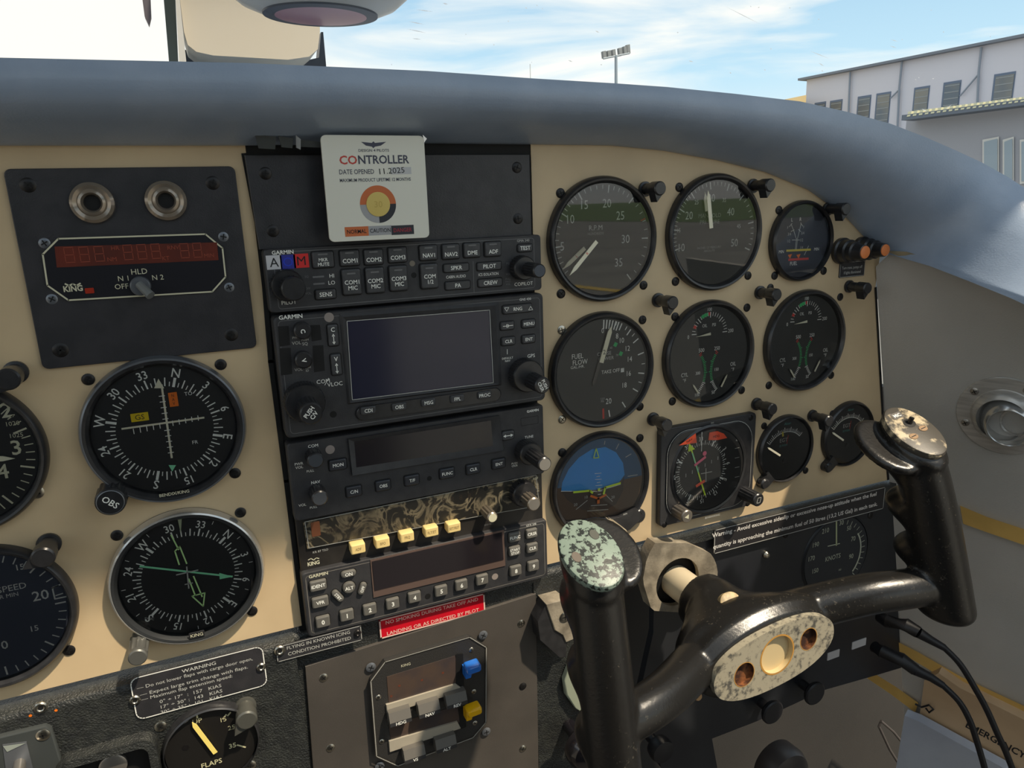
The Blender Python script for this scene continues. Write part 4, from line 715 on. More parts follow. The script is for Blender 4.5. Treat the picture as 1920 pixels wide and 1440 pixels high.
    P('USE', 695, 996, 1.6, w + .08, CREAMP); P('STBY/TIMER', 812, 971, 1.9, w + .08, CREAMP, sx=.85); P('ADF', 1004, 897, 1.4, w + 1.4, CREAMP); P('KR 87 TSO', 601, 1033, 1.3, w + .08, GREYP); P('BFO VOL', 917, 983, 1.1, w + .08, DIMP); P('KING', 588, 1056, 2.2, w + .08, CREAMP, bold=.03, sx=.9); b.line([U(578, 1050, w), U(583, 1047, w), U(588, 1050, w), U(593, 1046, w), U(598, 1047, w)], .5, w + .08, CREAMP); b.build('face', T)
    b = MB(); O_ = [U(x, y, w + 1) for x, y in ((568, 979), (1008, 890), (1014, 948), (900, 968), (576, 1029))]; b.prism(O_, w, w + 1.2, CRAZE, bev=.3); b.line([(p[0] * .985 + 1.1, p[1] * .985 - 2.3) for p in O_], .3, w + 1.26, GREYP, closed=True); P = b.ptext
    for x in range(6): b.ptext('8', 800 + x * 16, 945 - x * 3.1, 3.2, w + 1.28, SEGD)
    P('ADF', 622, 994, 2.6, w + 1.28, SEGD); P('ANT', 655, 986, 2.0, w + 1.28, SEGD); b.disc(*U(911, 916, w + 1.3), 1.5, w + 1.3, REC, n=20); b.build('display_cover', T)
    b = MB(); b.rrect(*U(592, 992, w + 1.4), 5, 9, .6, w + 1.1, w + 1.5, mat('display_orange_chip', (120, 74, 50), .4)); b.build('display_segment', T)
    for t, x, y in (('ADF', 672, 1030), ('BFO', 718, 1019), ('FRQ', 764, 1008), ('FLT/ET', 810, 998), ('SET/RST', 852, 990)): button(T, t, x, y, 8.6, 6.2, w, 7, m=CREAM, tm=mat('cream_engraving', (168, 144, 96), .5), cap=1.7, r=.8, sx=.75, name='push_button')
    knob(T, 'volume_knob', 924, 971, w, 14, 3.6, mat('knob_bright', (150, 140, 126), .3, metal=.7), 10, rib=.16, capm=CREAMP)
    knob(T, 'frequency_ring', 985, 928, w, 8, 8.6, BEZ, 28); knob(T, 'frequency_knob', 1002, 946, w + 7, 12, 4.6, MATS['knob_bright'], 12, rib=.12, capm=SILV)

    # --- transponder
    w = 9; T = thing('transponder', 'transponder with numbered grey keys 0 to 9, lowest unit of the column', 'radio', (79, -226, 0), GR)
    b = MB(); b.rrect(79.2, -205.6, 158.6, 41.6, 2, -4, w, DEV, bev=1.2); b.line(rr(79.2, -205.6, 154, 37.6, 2), .4, w + .03, mat('edge_grey', (120, 116, 110), .4), closed=True); P = b.ptext
    P('GARMIN', 597, 1078, 1.9, w + .08, CREAMP, bold=.02, sx=1.05); P('GTX 330', 996, 984, 1.3, w + .08, WHITE); b.disc(*U(928, 1081, w), 2.2, w + .12, MATS['light_sensor'], n=24); b.disc(*U(802, 1118, w), 1.9, w + .1, REC, n=20); b.build('face', T)
    b = MB(); q = lambda x, y: U(x, y, w); S_ = [q(697, 1052), q(940, 997), q(943, 1048), q(702, 1106)]; O_ = [q(694, 1050), q(944, 993), q(947, 1060), q(700, 1120)]; b.prism(O_, w, w + .6, mat('display_rim', (120, 100, 92), .3, metal=.4)); b.build('display_rim', T)
    b = MB(); b.prism(S_, w, w + 1.0, SCRD); b.build('display', T)
    for t, x, y in zip('0123456789', (606, 651, 694, 737, 778, 828, 866, 905, 968, 1001), (1167, 1155, 1144, 1133, 1121, 1109, 1098, 1088, 1071, 1062)): button(T, t, x, y, 8.2, 7.2, w, 2.2, m=KEYL, cap=2.6, bold=.03, name='number_key')
    for t, x, y, a in (('IDENT', 597, 1099, 9.6), ('VFR', 601, 1130, 9.6), ('FUNC', 966, 1008, 8), ('CRSR', 998, 1001, 8), ('START\nSTOP', 966, 1034, 8), ('CLR', 999, 1028, 8)): button(T, t, x, y, a, 6.6, w, 2.0, m=KEYL, cap=1.7 if '\n' in t else 2.0, bold=.02)
    button(T, 'ON', 654, 1077, 9, 4.2, w, 2, m=KEYL, cap=2, bold=.02, r=2); button(T, 'ALT', 655, 1103, 7.6, 7.6, w, 2, m=KEYL, cap=2, bold=.02, r=3.8); button(T, 'STBY', 634, 1119, 9, 4, w, 2, m=KEYL, cap=1.7, bold=.02, r=1.8, ang=-1.0); button(T, 'OFF', 680, 1105, 8, 4, w, 2, m=KEYL, cap=1.7, bold=.02, r=1.8, ang=1.15)
radios()

# ------------------------------------------------------------------ lower panels
def rivet(T, px, py, r=2.6, w=0, m=None, name='rivet'):
    u, v = U(px, py, w + 1); b = MB(); b.lathe(u, v, [(r, w), (r, w + .6), (r * .8, w + 1.2), (r * .55, w + 1.3), (r * .4, w + .9)], m or SCRS, n=20, cap1=False); b.disc(u, v, r * .4, w + .9, REC, n=12); return b.build(name, T)
def lower():
    # leatherette sub-panel left and centre
    T = thing('lower_panel', 'black leatherette covered lower panel under the beige panel', 'panel', (0, -300, 0))
    def roll(b, x0, x1, z1, w=8, m=LEATH):
        pr = [(-226.5, -20), (-226.3, 0), (-226.8, w * .5), (-228, w * .85), (-230, w), (-231.5, w), (z1, w), (z1 - 2, w - 8), (z1 - 2, -20)]
        b.add([(x, z, ww) for x in (x0, x1) for z, ww in pr], [(k, k + 1, 9 + k + 1, 9 + k) for k in range(8)] + [list(range(9))[::-1], list(range(9, 18))], m)
    b = MB(); roll(b, -420, -8, -420); b.build('left_section', T)
    b = MB(); roll(b, -8, 249, -232, 3); b.prism([(150, -232), (178, -232), (196, -430), (150, -430)], -20, 3, LEATH); b.prism([(-8, -232), (150, -232), (150, -430), (-8, -430)], -20, 2, LEATH); b.build('centre_section', T)
    rivet(T, 76, 1328, 3.2, 8); screw(T, 301, 1364, SCRS, 3.2, w=8); screw(T, 470, 1437, SCRS, 3.2, w=8)
    b = MB(); b.disc(*U(57, 1342, 8.2), .8, 8.2, ORG, n=8); b.disc(*U(105, 1332, 8.2), .8, 8.2, ORG, n=8); b.build('orange_paint_speck', T)
    # raised handle recess
    b = MB(); u0, v0 = U(205, 1440, 12); O_ = rr(u0 + 0, v0 - 8, 50, 44, 8, n=6); I_ = rr(u0, v0 - 8, 40, 34, 5, n=6); n = len(O_)
    b.add([(p[0], p[1], 8) for p in O_] + [(p[0] * .97 + u0 * .03, p[1] * .97 + (v0 - 8) * .03, 15) for p in O_] + [(p[0], p[1], 15.5) for p in I_] + [(p[0], p[1], 8.3) for p in I_], [(r * n + k, r * n + (k + 1) % n, (r + 1) * n + (k + 1) % n, (r + 1) * n + k) for r in range(3) for k in range(n)], LEATH); b.add([(p[0], p[1], 8.3) for p in I_], [list(range(n))], REC)
    b.lathe(*U(212, 1437, 10), [(7, 8.3), (7, 10), (6, 10.5)], SILV, n=24); b.build('ash_tray_pocket', T, label='padded black recess')
    # switch plate, lower left
    T2 = thing('switch_plate', 'grey-black plate with toggle switch in the lower left corner', 'plate', (-150, -270, 8)); q = lambda x, y: U(x, y, 11)
    b = MB(); b.prism([q(x, y) for x, y in ((-90, 1410), (0, 1382), (85, 1362), (96, 1368), (118, 1440), (130, 1500), (-60, 1560))], 8, 11, mat('switch_plate_grey', (62, 66, 66), .45), bev=.8); b.build('plate_sheet', T2); screw(T2, 80, 1380, SCRS, 3.3, w=11)
    b = MB(); b.prism([q(x, y) for x, y in ((5, 1396), (50, 1390), (62, 1440), (70, 1500), (20, 1510))], 11, 11.5, BEZG); b.poly([q(x, y) for x, y in ((6, 1397), (50, 1391), (14, 1408))], 11.8, mat('switch_highlight', (150, 158, 150), .4)); b.build('switch_bezel', T2)
    b = MB(); a = U(35, 1436, 14); b.tube([(a[0], a[1], 11), (a[0] + 1, a[1] - 2, 24)], [2.6, 3.4], SILV, n=14); b.build('toggle', T2)
    # flap gauge
    u, v = U(397, 1392, 11); v -= 0
    T, d = gauge('flap_position_gauge', 'black flap position gauge with yellow needle, lettered FLAPS', 'gauge', u, v - 2, 26.5, lip=1.4, dial=mat('dial_warm_black', (24, 22, 20), .5), wb=14, group='instruments on the lower panels')
    o = d.build('dial', T); o['_o'].location = (0, -.0095, 0)
    b = MB(); w = 11.3; P = lambda t, x, y, c, **k: b.ptext(t, x, y, c, w, mat('flap_cream', (206, 200, 160), .5), **k)
    P('UP', 370, 1352, 2.9); P('15', 419, 1349, 2.8); P('25', 434, 1364, 2.8); P('35', 436, 1398, 2.9, bold=.02); P('FLAPS', 397, 1431, 3.0, bold=.01)
    for A, B in (((369, 1340), (370, 1346)), ((427, 1342), (432, 1336)), ((445, 1397), (460, 1401)), ((418, 1348), (424, 1340))): b.line([U(*A, w), U(*B, w)], .9, w, MATS['flap_cream'])
    b.poly([U(338, 1362, w), U(355, 1350, w), U(350, 1353, w), U(336, 1364, w)], w, WHITE); b.rrect(*U(348, 1402, w), 3.6, 3.6, 1.8, w - .3, w, SCRB); b.build('dial_print', T)
    a, c = U(404, 1412, 12.6), U(360, 1354, 12.6); needle(T, arrow_pts(a[0], a[1], math.atan2(c[1] - a[1], c[0] - a[0]), math.hypot(c[0] - a[0], c[1] - a[1]), 0, 2.4, 3), 12.4, YELN)
    post_light(463, 1352, 'worn grey post light over the rim of the flap gauge', L=14, ang=-2.3, r=5.2, base=8, m=mat('post_worn', (96, 96, 90), .35, metal=.4))
    # placards
    def placard(name, label, pts, w, m, edge, lines, cap, em=None, r=2.2, h=.8):
        T = thing(name, label, 'placard', (*U(*pts[0], w), w), 'placards'); P = [U(x, y, w + h) for x, y in pts]; uc, vc = sum(p[0] for p in P) / 4, sum(p[1] for p in P) / 4; a = (P[1][0] + P[2][0] - P[0][0] - P[3][0]) / 2; b_ = (P[0][1] + P[1][1] - P[2][1] - P[3][1]) / 2
        b = MB(); b.rrect(uc, vc, a, b_, r, w, w + h, m, bev=.15); 
        if edge: b.line(rr(uc, vc, a - .9, b_ - .9, r), edge[1], w + h + .06, edge[0], closed=True)
        for t, x, y, k in lines: b.ptext(t, x, y, k.pop('cap', cap), w + h + .08, em or WHITE, **k)
        b.build('plate_sheet', T); return T
    T = placard('flap_warning_placard', 'black flap warning placard with rounded white border and two rivets', ((240, 1275), (493, 1208), (502, 1283), (258, 1353)), 8, BLACK, (WHITE, .55), [('WARNING', 373, 1251, dict(cap=2.0, sx=1.25, bold=.01)), ('— Do not lower flaps with cargo door open,', 368, 1263, dict(fit=60)), ('— Expect large trim change with flaps.', 366, 1277, dict(fit=56)), ('— Maximum flap extension speed:', 352, 1290, dict(fit=47)), ('0° ÷ 17°  :  157   KIAS', 358, 1300, dict(fit=32)), ('17° ÷ 30° :  143   KIAS', 360, 1310, dict(fit=32)), ('30° ÷ 35° :  101   KIAS', 360, 1320, dict(fit=32))], 2.0, em=mat('warn_print', (190, 190, 184), .6), r=4)
    rivet(T, 253, 1314, 2.8, 8.8); rivet(T, 490, 1252, 2.6, 8.8)
    T = placard('icing_placard', 'narrow black placard FLYING IN KNOWN ICING CONDITION PROHIBITED', ((517, 1213), (677, 1172), (680, 1200), (519, 1243)), 8, BLACK, (GREYP, .35), [('FLYING IN KNOWN ICING', 598, 1200, dict(fit=37)), ('CONDITION PROHIBITED', 600, 1211, dict(fit=37))], 2.1, em=GREYP, r=.5)
    rivet(T, 525, 1221, 3.2, 8.8); rivet(T, 671, 1188, 2.2, 8.8, SCRB)
    placard('no_smoking_placard', 'red NO SMOKING placard with white edge under the radios', ((710, 1164), (907, 1112), (911, 1144), (714, 1200)), 3, RED, (mat('placard_edge', (232, 200, 186), .5), .9), [('NO SMOKING DURING TAKE OFF AND', 812, 1145, dict(bold=.015, fit=62)), ('LANDING OR AS DIRECTED BY PILOT', 814, 1165, dict(bold=.015, fit=62))], 2.3, em=mat('placard_pink_white', (240, 190, 176), .5), r=.3, h=.6)
    # autopilot plate and computer
    T = thing('screwed_plate', 'dusty black screwed plate holding the autopilot controller', 'plate', (72, -330, 2)); b = MB(); b.prism([U(572, 1250, 4), U(1005, 1113, 4), U(1010, 1440, 4), U(1012, 1560, 4), U(596, 1560, 4)], 1, 4, PLATE, bev=.4); b.build('plate_sheet', T)
    for x, y in ((607, 1272), (620, 1404), (978, 1170), (981, 1405), (981, 1288)): screw(T, x, y, SCRS if x != 981 or y > 1300 else SCRB, 2.8, w=3.8)
    T = thing('autopilot_controller', 'octagonal autopilot controller with grey keys and blue and yellow levers', 'radio', (72, -330, 4)); w = 8; z = lambda x, y: (480 + x / 3.31, 1100 + y / 3.31)
    O_ = [U(*z(x, y), w) for x, y in ((800, 465), (1325, 312), (1428, 375), (1425, 840), (1345, 935), (880, 1110), (748, 1050), (712, 585))]
    b = MB(); b.prism(O_, 4, w, mat('controller_face', (46, 45, 44), .5, bump=.3, bscale=1800), bev=.6); b.line(O_, 1.3, w + .4, mat('controller_rim', (70, 66, 60), .4), closed=True); b.line(O_, .35, w + .5, GREYP, closed=True)
    b.ptext('KING', *z(930, 485), 1.8, w + .1, CREAMP); b.build('face', T)
    W_ = w + .3
    b = MB(); A = [U(*z(x, y), W_) for x, y in ((812, 560), (1235, 430), (1285, 615), (825, 740))]; b.prism(A, w, W_, mat('window_mauve', (66, 58, 58), .3, c2=(80, 66, 58), nscale=60)); 
    for x, y in ((890, 615), (1030, 580), (1160, 535), (840, 680)): b.disc(*U(*z(x, y), W_ + .1), .9, W_ + .1, mat('faint_orange', (104, 56, 40), .5), n=8)
    b.build('upper_window', T)
    b = MB(); A = [U(*z(x, y), W_) for x, y in ((822, 860), (1250, 740), (1265, 840), (840, 960))]; b.prism(A, w, W_, MATS['window_mauve']); b.build('lower_window', T)
    LED = mat('ledge_ivory', (168, 160, 144), .5)
    for A in (((808, 735), (1240, 605), (1296, 645), (815, 790)), ((825, 960), (1250, 838), (1272, 880), (830, 1028))): b = MB(); b.prism([U(*z(x, y), w + 1.5) for x, y in A], w, w + 1.5, LED, bev=.4); b.build('window_ledge', T, label='ivory sloping ledge')
    for A in (((1240, 420), (1285, 415), (1292, 620), (1240, 635)), ((1255, 760), (1295, 748), (1305, 870), (1268, 885))): b = MB(); b.poly([U(*z(x, y), w + .4) for x, y in A], w + .45, REC); b.build('lever_slot', T)
    KG = mat('key_pale_grey', (98, 95, 90), .4)
    for t, x, y in (('HDG', 895, 800), ('NAV', 1075, 748), ('REV', 1245, 692), ('VS', 985, 1030), ('ALT', 1180, 965)):
        uu, vv = U(*z(x, y), w + 7); b = MB(); a, c = 7.0, 2.6
        V = [(-a, c, w), (a, c, w), (a, -c, w), (-a, -c, w), (-a, c, w + 5.5), (a, c, w + 5.5), (a, -c - .5, w + 8), (-a, -c - .5, w + 8), (a, -c - 3.2, w + 8), (-a, -c - 3.2, w + 8), (a, -c - 3, w), (-a, -c - 3, w)]
        b.add([(uu + p[0], vv + p[1], p[2]) for p in V], [(0, 1, 5, 4), (4, 5, 6, 7), (0, 4, 7, 3), (1, 2, 6, 5), (11, 3, 7, 9), (10, 8, 6, 2), (11, 9, 8, 10)], KG); b.add([(uu + p[0], vv + p[1], p[2]) for p in ((-a, -c - .5, w + 8.05), (a, -c - .5, w + 8.05), (a, -c - 3.2, w + 8.05), (-a, -c - 3.2, w + 8.05))], [(0, 1, 2, 3)], DEV)
        b.text(t, uu, vv - c - 2.0, 2.1, w + 8.15, WHITE, bold=.02); b.build('mode_key', T)
    for nm, m, x, y in (('blue_lever', BLUEL, 1355, 515), ('yellow_lever', YELL, 1360, 780)):
        uu, vv = U(*z(x, y), w + 12); b = MB(); b.prism(rr(uu, vv, 10, 5.2, 1.6, ang=.06), w + 5, w + 13, m, bev=1.4); b.prism([(uu - 4.5, vv - 2), (uu + 1.5, vv - 2), (uu - 1, vv - 9), (uu - 4.5, vv - 9)], w + .5, w + 7, m); b.build('lever', T, label='glossy ' + nm.replace('_', ' '))
    for x, y in ((1412, 305), (715, 505), (1432, 905), (770, 1120)): screw(T, *z(x, y), BEZG, 3.2, w=5)
    for x, y in ((1340, 395), (762, 690), (783, 965), (1355, 655), (1362, 850)): screw(T, *z(x, y), SCRS, 1.7, w=w - .3)
    # right sub-panel with the second airspeed indicator
    T = thing('right_lower_panel', 'black lower panel on the right, behind the control wheel', 'panel', (380, -300, 0)); q = lambda x, y: U(x, y, 2)
    b = MB(); b.prism([(249, -226.5), (496, -226.5), q(1684, 1150), q(1690, 1252), q(1643, 1266), q(1545, 1294), q(1420, 1352), q(1335, 1385), q(1345, 1440), q(1240, 1440), q(1200, 1300), (249, -300)], -4, 2, mat('smooth_black_panel', (30, 32, 38), .35, c2=(38, 40, 44), nscale=20)); b.build('panel_sheet', T)
    b = MB(); b.prism([(249, -224.5), (494, -224.5), (495, -232), (249, -232)], -4, 6, LEATH, bev=1.5); b.build('top_roll', T)
    b = MB(); b.lathe(*U(1440, 1042, 5), [(3, 2), (3, 3.5), (2, 5), (.8, 5.4)], SCRS, n=20); b.build('mounting_pin', T); screw(T, 1475, 1003, SCRB, 3, w=2); screw(T, 1634, 967, SCRB, 3.2, w=2)
    for x, y in ((1611, 1207), (1563, 1228)): b = MB(); b.rrect(*U(x, y, 2.6), 17 if x > 1600 else 14, 7.5, .5, 2, 2.6, mat('blank_label', (196, 194, 196), .5)); b.build('blank_label', T)
    for x, y in ((1448, 1335), (1527, 1300)):
        u, v = U(x, y, 16); b = MB(); b.lathe(u, v, [(4, 2), (4, 12), (9, 13), (10.5, 15), (10.5, 17), (9.4, 18), (0.5, 18.2)], RUBBER, n=36); b.build('pull_knob', T)
    u, v = U(1570, 1040, 4); T, d = gauge('airspeed_indicator', 'dark airspeed dial lettered KNOTS behind the control wheel arm', 'gauge', u, v - 2, 38, lip=2, dial=mat('dial_ink', (34, 38, 44), .5), bez=mat('bezel_ink', (30, 33, 38), .4), wb=3.4, group='instruments on the lower panels')
    o = d.build('dial', T); o['_o'].location = (0, -.0016, 0); b = MB(); w = 3.35; AS = mat('airspeed_print', (184, 188, 168), .5)
    for t, x, y, c in (('210', 1548, 995, 4.2), ('30', 1578, 980, 4.2), ('50', 1592, 990, 4.0), ('190', 1530, 1021, 4.2), ('70', 1600, 1010, 4.2), ('170', 1522, 1047, 4.2), ('90', 1596, 1043, 4.2), ('150', 1529, 1070, 4.0), ('KNOTS', 1562, 1045, 4.2), ('IAS', 1575, 1068, 1.8)): b.ptext(t, x, y, c, w, AS, sx=.85)
    for k in range(17): a = angof(u, v - 2, 1588, 972) - k * .17; b.tick(u, v - 2, a, 29, 32.5, .5, w, AS)
    b.sector(u, v - 2, 27.2, 28.6, -.75, .62, w, AS); b.line([U(1568, 1022, w), U(1568, 978, w)], 1.6, w + .2, mat('airspeed_needle', (176, 182, 140), .5)); b.line([U(1552, 1024, w), U(1574, 1019, w)], .8, w + .2, AS); b.build('dial_print', T)
    placard('fuel_warning_placard', 'long black placard warning against excessive sideslip or nose-up attitude', ((1338, 993), (1655, 915), (1661, 955), (1340, 1036)), 6.1, mat('placard_charcoal', (40, 38, 40), .45), (GREYP, .5), [('Warning - Avoid excessive sideslip or excessive nose-up attitude when the fuel', 1498, 964, dict(bold=.018, fit=171)), ('quantity is approaching the minimum fuel of 50 litres (13,2 US Gal) in each tank.', 1500, 984, dict(bold=.018, fit=172))], 3.3, em=mat('placard_white', (222, 218, 212), .5), r=.8)
    # amber transfer pump lamps and their placard
    T = thing('pump_warning_lamps', 'pair of stubby black lamp housings with amber lenses at the panel edge', 'light', (420, -25, 0))
    for x, y, r, bu in ((1622, 473, 8.6, 406), (1660, 469, 8.0, 440)):
        L = 22; u, v = U(x, y, L); b = MB(); b.lathe(u, v, [(r + 1.2, 0), (r + 1.2, 3), (r, 4), (r, 9), (r * .85, 10), (r * .85, 14), (r * .72, 15), (r * .6, L - .5), (r * .5, L)], BEZ, n=36, cap1=False); b.build('lamp_housing', T); b = MB(); b.lathe(u, v, [(r * .55, L - .6), (r * .52, L + .4), (r * .3, L + .9)], AMBER, n=28); b.build('amber_lens', T)
    placard('pump_placard', 'tiny black placard below the amber lamps about transfer pumps', ((1574, 490), (1622, 490), (1621, 518), (1575, 520)), 0, BLACK, (GREYP, .3), [('Turn trans. pumps off', 1598, 502, dict(sx=.8, bold=.01)), ('if lights illuminated', 1598, 511, dict(sx=.8, bold=.01))], 2.0, em=GREYP, r=1)
lower()

# ------------------------------------------------------------------ control wheel
def wheel():
    H = np.array([*U(1450, 1232, 100), 100.0]); th = math.radians(7); ex = np.array([math.cos(th), math.sin(th), 0]); ey = np.array([-math.sin(th), math.cos(th), 0]); ez = np.array([0, 0, 1.0])
    Q = lambda a, b, c=90.0: H + ex * a * .968 + ey * b * .968 + ez * (c - 90)
    def ell(c, A, B, n=40, f=None):
        r = []
        for k in range(n):
            t = 2 * PI * k / n; g = f(t) if f else 1; r.append(tuple(c + (A * math.cos(t) + B * math.sin(t)) * g))
        return r
    T = thing('control_wheel', 'worn glossy black two-horned control wheel in front of the lower right panel', 'control wheel', tuple(Q(0, 0, 30)))
    tops = {}
    body = MB()
    for sg, ut, vb in ((-1, -120, -55), (1, 134, -22)):
        vt = 116; inb = -sg; rings = []; out = 13 * sg
        N = 46
        for i in range(N + 1):
            s = i / N; v = vt + (vb - vt) * s; uu = ut + out * s * (1 if s < 1 else 1); ww = 84 + 18 * s
            groove = 6.5 * math.sin(s * 2 * PI * 4.1 + .6) * (1 if .08 < s < .9 else 0); a = (15.2 if sg < 0 else 16.2) + .8 * math.sin(s * PI); bb = 18.5 if sg < 0 else 21.5
            if s > .93: k = math.sqrt(max(0, 1 - ((s - .93) / .075) ** 2)); a *= .45 + .55 * k; bb *= .45 + .55 * k
            if s < .06: a *= 1.05; bb *= 1.12
            tilt = (1 - s) ** 3 * .50; B = (ez * math.cos(tilt) - ey * math.sin(tilt))
            rings.append(ell(Q(uu, v, ww), ex * a, B * bb, 40, lambda t, g=groove: 1 + (-g / 20 if math.sin(t) < 0 else 0) * abs(math.sin(t)) ** .7))
        body.loft(rings, YOKE)
        B = ez * math.cos(.5) - ey * math.sin(.5); nn = np.cross(ex, B); nn *= np.sign(nn[1]); c = Q(ut, vt + 2, 84)
        tops[sg] = (c, B, nn)
        # thumb rest
        e = c + ex * inb * 15 - nn * 10 + B * -3
        body.loft([ell(e - nn * 3.2, ex * 15.5, B * 22), ell(e - nn * 2.4, ex * 17.6, B * 24.5), ell(e + nn * 2.0, ex * 17.6, B * 24.5), ell(e + nn * 3.4, ex * 16, B * 22.6)], YOKE)
        body.loft([ell(c - nn * 14, ex * 14, B * 19), ell(c - nn * 2, ex * 15.4, B * 21.4), ell(c, ex * 15.6, B * 21.8)], YOKE)
        # arm from horn to hub
        pts = [(ut + out * .6 - sg * 2, 14 if sg < 0 else 4, 98), (ut * .84, 12 if sg < 0 else 9, 94), (ut * .66, 9 if sg < 0 else 11, 87), (ut * .46, 6 if sg < 0 else 8, 76), (sg * 26, 3, 63), (0, 1, 60)]
        # resample smoothly
        P = [Q(*p) for p in pts]; R = []
        for i in range(len(P) - 1):
            p0, p1, p2, p3 = P[max(i - 1, 0)], P[i], P[i + 1], P[min(i + 2, len(P) - 1)]
            for k in range(6): t = k / 6; R.append(.5 * ((2 * p1) + (-p0 + p2) * t + (2 * p0 - 5 * p1 + 4 * p2 - p3) * t * t + (-p0 + 3 * p1 - 3 * p2 + p3) * t ** 3))
        R.append(P[-1]); n = len(R); body.tube(R, [13.2 + 2.6 * (i / n) ** 1.5 for i in range(n)], YOKE, n=28)
    # hub: shaft clamp growing into a wide flat boss
    hub = [(24, -5, 8, 20.5, 20.5), (36, -5, 8, 22, 21.5), (46, -9, 7, 29, 21.5), (56, -11, 6, 40, 23), (66, -7, 6, 51, 25), (74, 0, 5, 54, 26), (80, 0, 3, 58, 26.5), (84, 0, 0, 54, 26), (87, 0, 0, 51.5, 24.4)]
    body.loft([ell(Q(a, b, w), ex * ra, ey * rb, 56) for w, a, b, ra, rb in hub], YOKE)
    me = bpy.data.meshes.new('body'); o0 = np.array(T['_org']); me.from_pydata(((np.array(body.v) - o0) * .001).tolist(), [], body.f); me.materials.append(YOKE)
    o = bpy.data.objects.new('wheel_body', me); SC.collection.objects.link(o)
    r = o.modifiers.new('r', 'REMESH'); r.mode = 'VOXEL'; r.voxel_size = .0014; s = o.modifiers.new('s', 'SMOOTH'); s.iterations = 7; s.factor = .5
    dg = bpy.context.evaluated_depsgraph_get(); m2 = bpy.data.meshes.new_from_object(o.evaluated_get(dg)); m2.materials.clear(); m2.materials.append(YOKE); m2.polygons.foreach_set('use_smooth', [True] * len(m2.polygons))
    o.modifiers.clear(); o.data = m2; o.parent = T['_o']
    # caps
    for sg, m, lab in ((-1, YOKEC, 'flaking mint green cap'), (1, YOKEC2, 'scuffed black and tan cap')):
        c, B, nn = tops[sg]; b = MB(); b.loft([ell(c - nn * 1, ex * 16, B * 22.4), ell(c + nn * 1.6, ex * 16.4, B * 22.8), ell(c + nn * 3.4, ex * 15.8, B * 22.0), ell(c + nn * 3.9, ex * 14.6, B * 20.6)], m)
        cap = b.build('horn_cap', T, label=lab)
        if sg > 0:
            z = c + nn * 4.1; ax, ay = ex, -B
            b = MB(); L_ = lambda x, y, h=0: tuple(z + ax * x + ay * y + nn * h)
            b.add([L_(-6, 12), L_(3, 12), L_(3, 17), L_(-6, 17)], [(0, 1, 2, 3)], mat('cap_tab', (90, 86, 82), .5)); vv, ff = glyphs('MIC', .02); b.add([L_(-1.5 + x * 3.6, 14.5 + y * 3.6, .1) for x, y, _ in vv], ff, WHITE); b.build('mic_label', cap)
            b = MB(); b.loft([ell(np.array(L_(1, 6, 0)), ex * 4.6, B * 3.6, 14), ell(np.array(L_(1, 6, .2)), ex * 4, B * 3, 14)], REC); b.tube([L_(1, 6, 0), L_(2, 7, 4)], 1.6, YOKE, n=10); b.build('broken_switch', cap)
            for x, y in ((6, -1), (-6, -4)): b = MB(); b.loft([ell(np.array(L_(x, y, 0)), ex * 3.4, B * 2.4, 16), ell(np.array(L_(x, y, .25)), ex * 3.2, B * 2.2, 16)], mat('hole_tan', (150, 120, 88), .6)); b.add([L_(x - 2.4, y - .5, .3), L_(x + 2.4, y - .1, .3), L_(x + 2.4, y + .5, .3), L_(x - 2.4, y + .1, .3)], [(0, 1, 2, 3)], REC); b.build('slot_screw', cap)
        else:
            for x, y, m in ((-9, 0, mat('cap_stain', (96, 86, 76), .5)), (7, 9, mat('cap_stain2', (70, 72, 64), .5))): b = MB(); z = c + nn * 3.95 + ex * x - B * y; b.loft([ell(z, ex * 2.6, B * 3.4, 18), ell(z + nn * .2, ex * 2.4, B * 3.2, 18)], m); b.build('worn_spot', cap)
    # oval face plate with three holes
    b = MB(); w = 91.5; NN = 72; holes = [(-25.5, -1, 7.8, 8.6), (2, 2, 13.2, 13.6), (29, 2.4, 7.0, 8.0)]
    def F(x, y, z): return tuple(Q(x, y, z))
    bm = bpy.data.curves.new('p', 'CURVE'); bm.dimensions = '2D'; bm.fill_mode = 'FRONT'
    def spl(pts):
        s = bm.splines.new('POLY'); s.points.add(len(pts) - 1); s.use_cyclic_u = True
        for k, p in enumerate(pts): s.points[k].co = (p[0], p[1], 0, 1)
    se = lambda t: (math.copysign(abs(math.cos(t)) ** .86, math.cos(t)), math.copysign(abs(math.sin(t)) ** .9, math.sin(t)))
    rim = [(50.5 * se(2 * PI * k / NN)[0] + 1, 22.6 * se(2 * PI * k / NN)[1]) for k in range(NN)]; spl(rim)
    for hx, hy, ra, rb in holes: spl([(hx + ra * math.cos(2 * PI * k / 36), hy + rb * math.sin(2 * PI * k / 36)) for k in range(36)])
    oc = bpy.data.objects.new('p', bm); mm = oc.to_mesh(); vv = [p.co[:] for p in mm.vertices]; ff = [tuple(p.vertices) for p in mm.polygons]; oc.to_mesh_clear(); bpy.data.objects.remove(oc)
    b.add([F(p[0], p[1], w) for p in vv], ff, HUBP); b.add([F(p[0], p[1], 86) for p in rim] + [F(p[0], p[1], w) for p in rim], [(k, (k + 1) % NN, NN + (k + 1) % NN, NN + k) for k in range(NN)], HUBP)
    pl = b.build('face_plate', T, label='scraped and corroded metal oval with three holes')
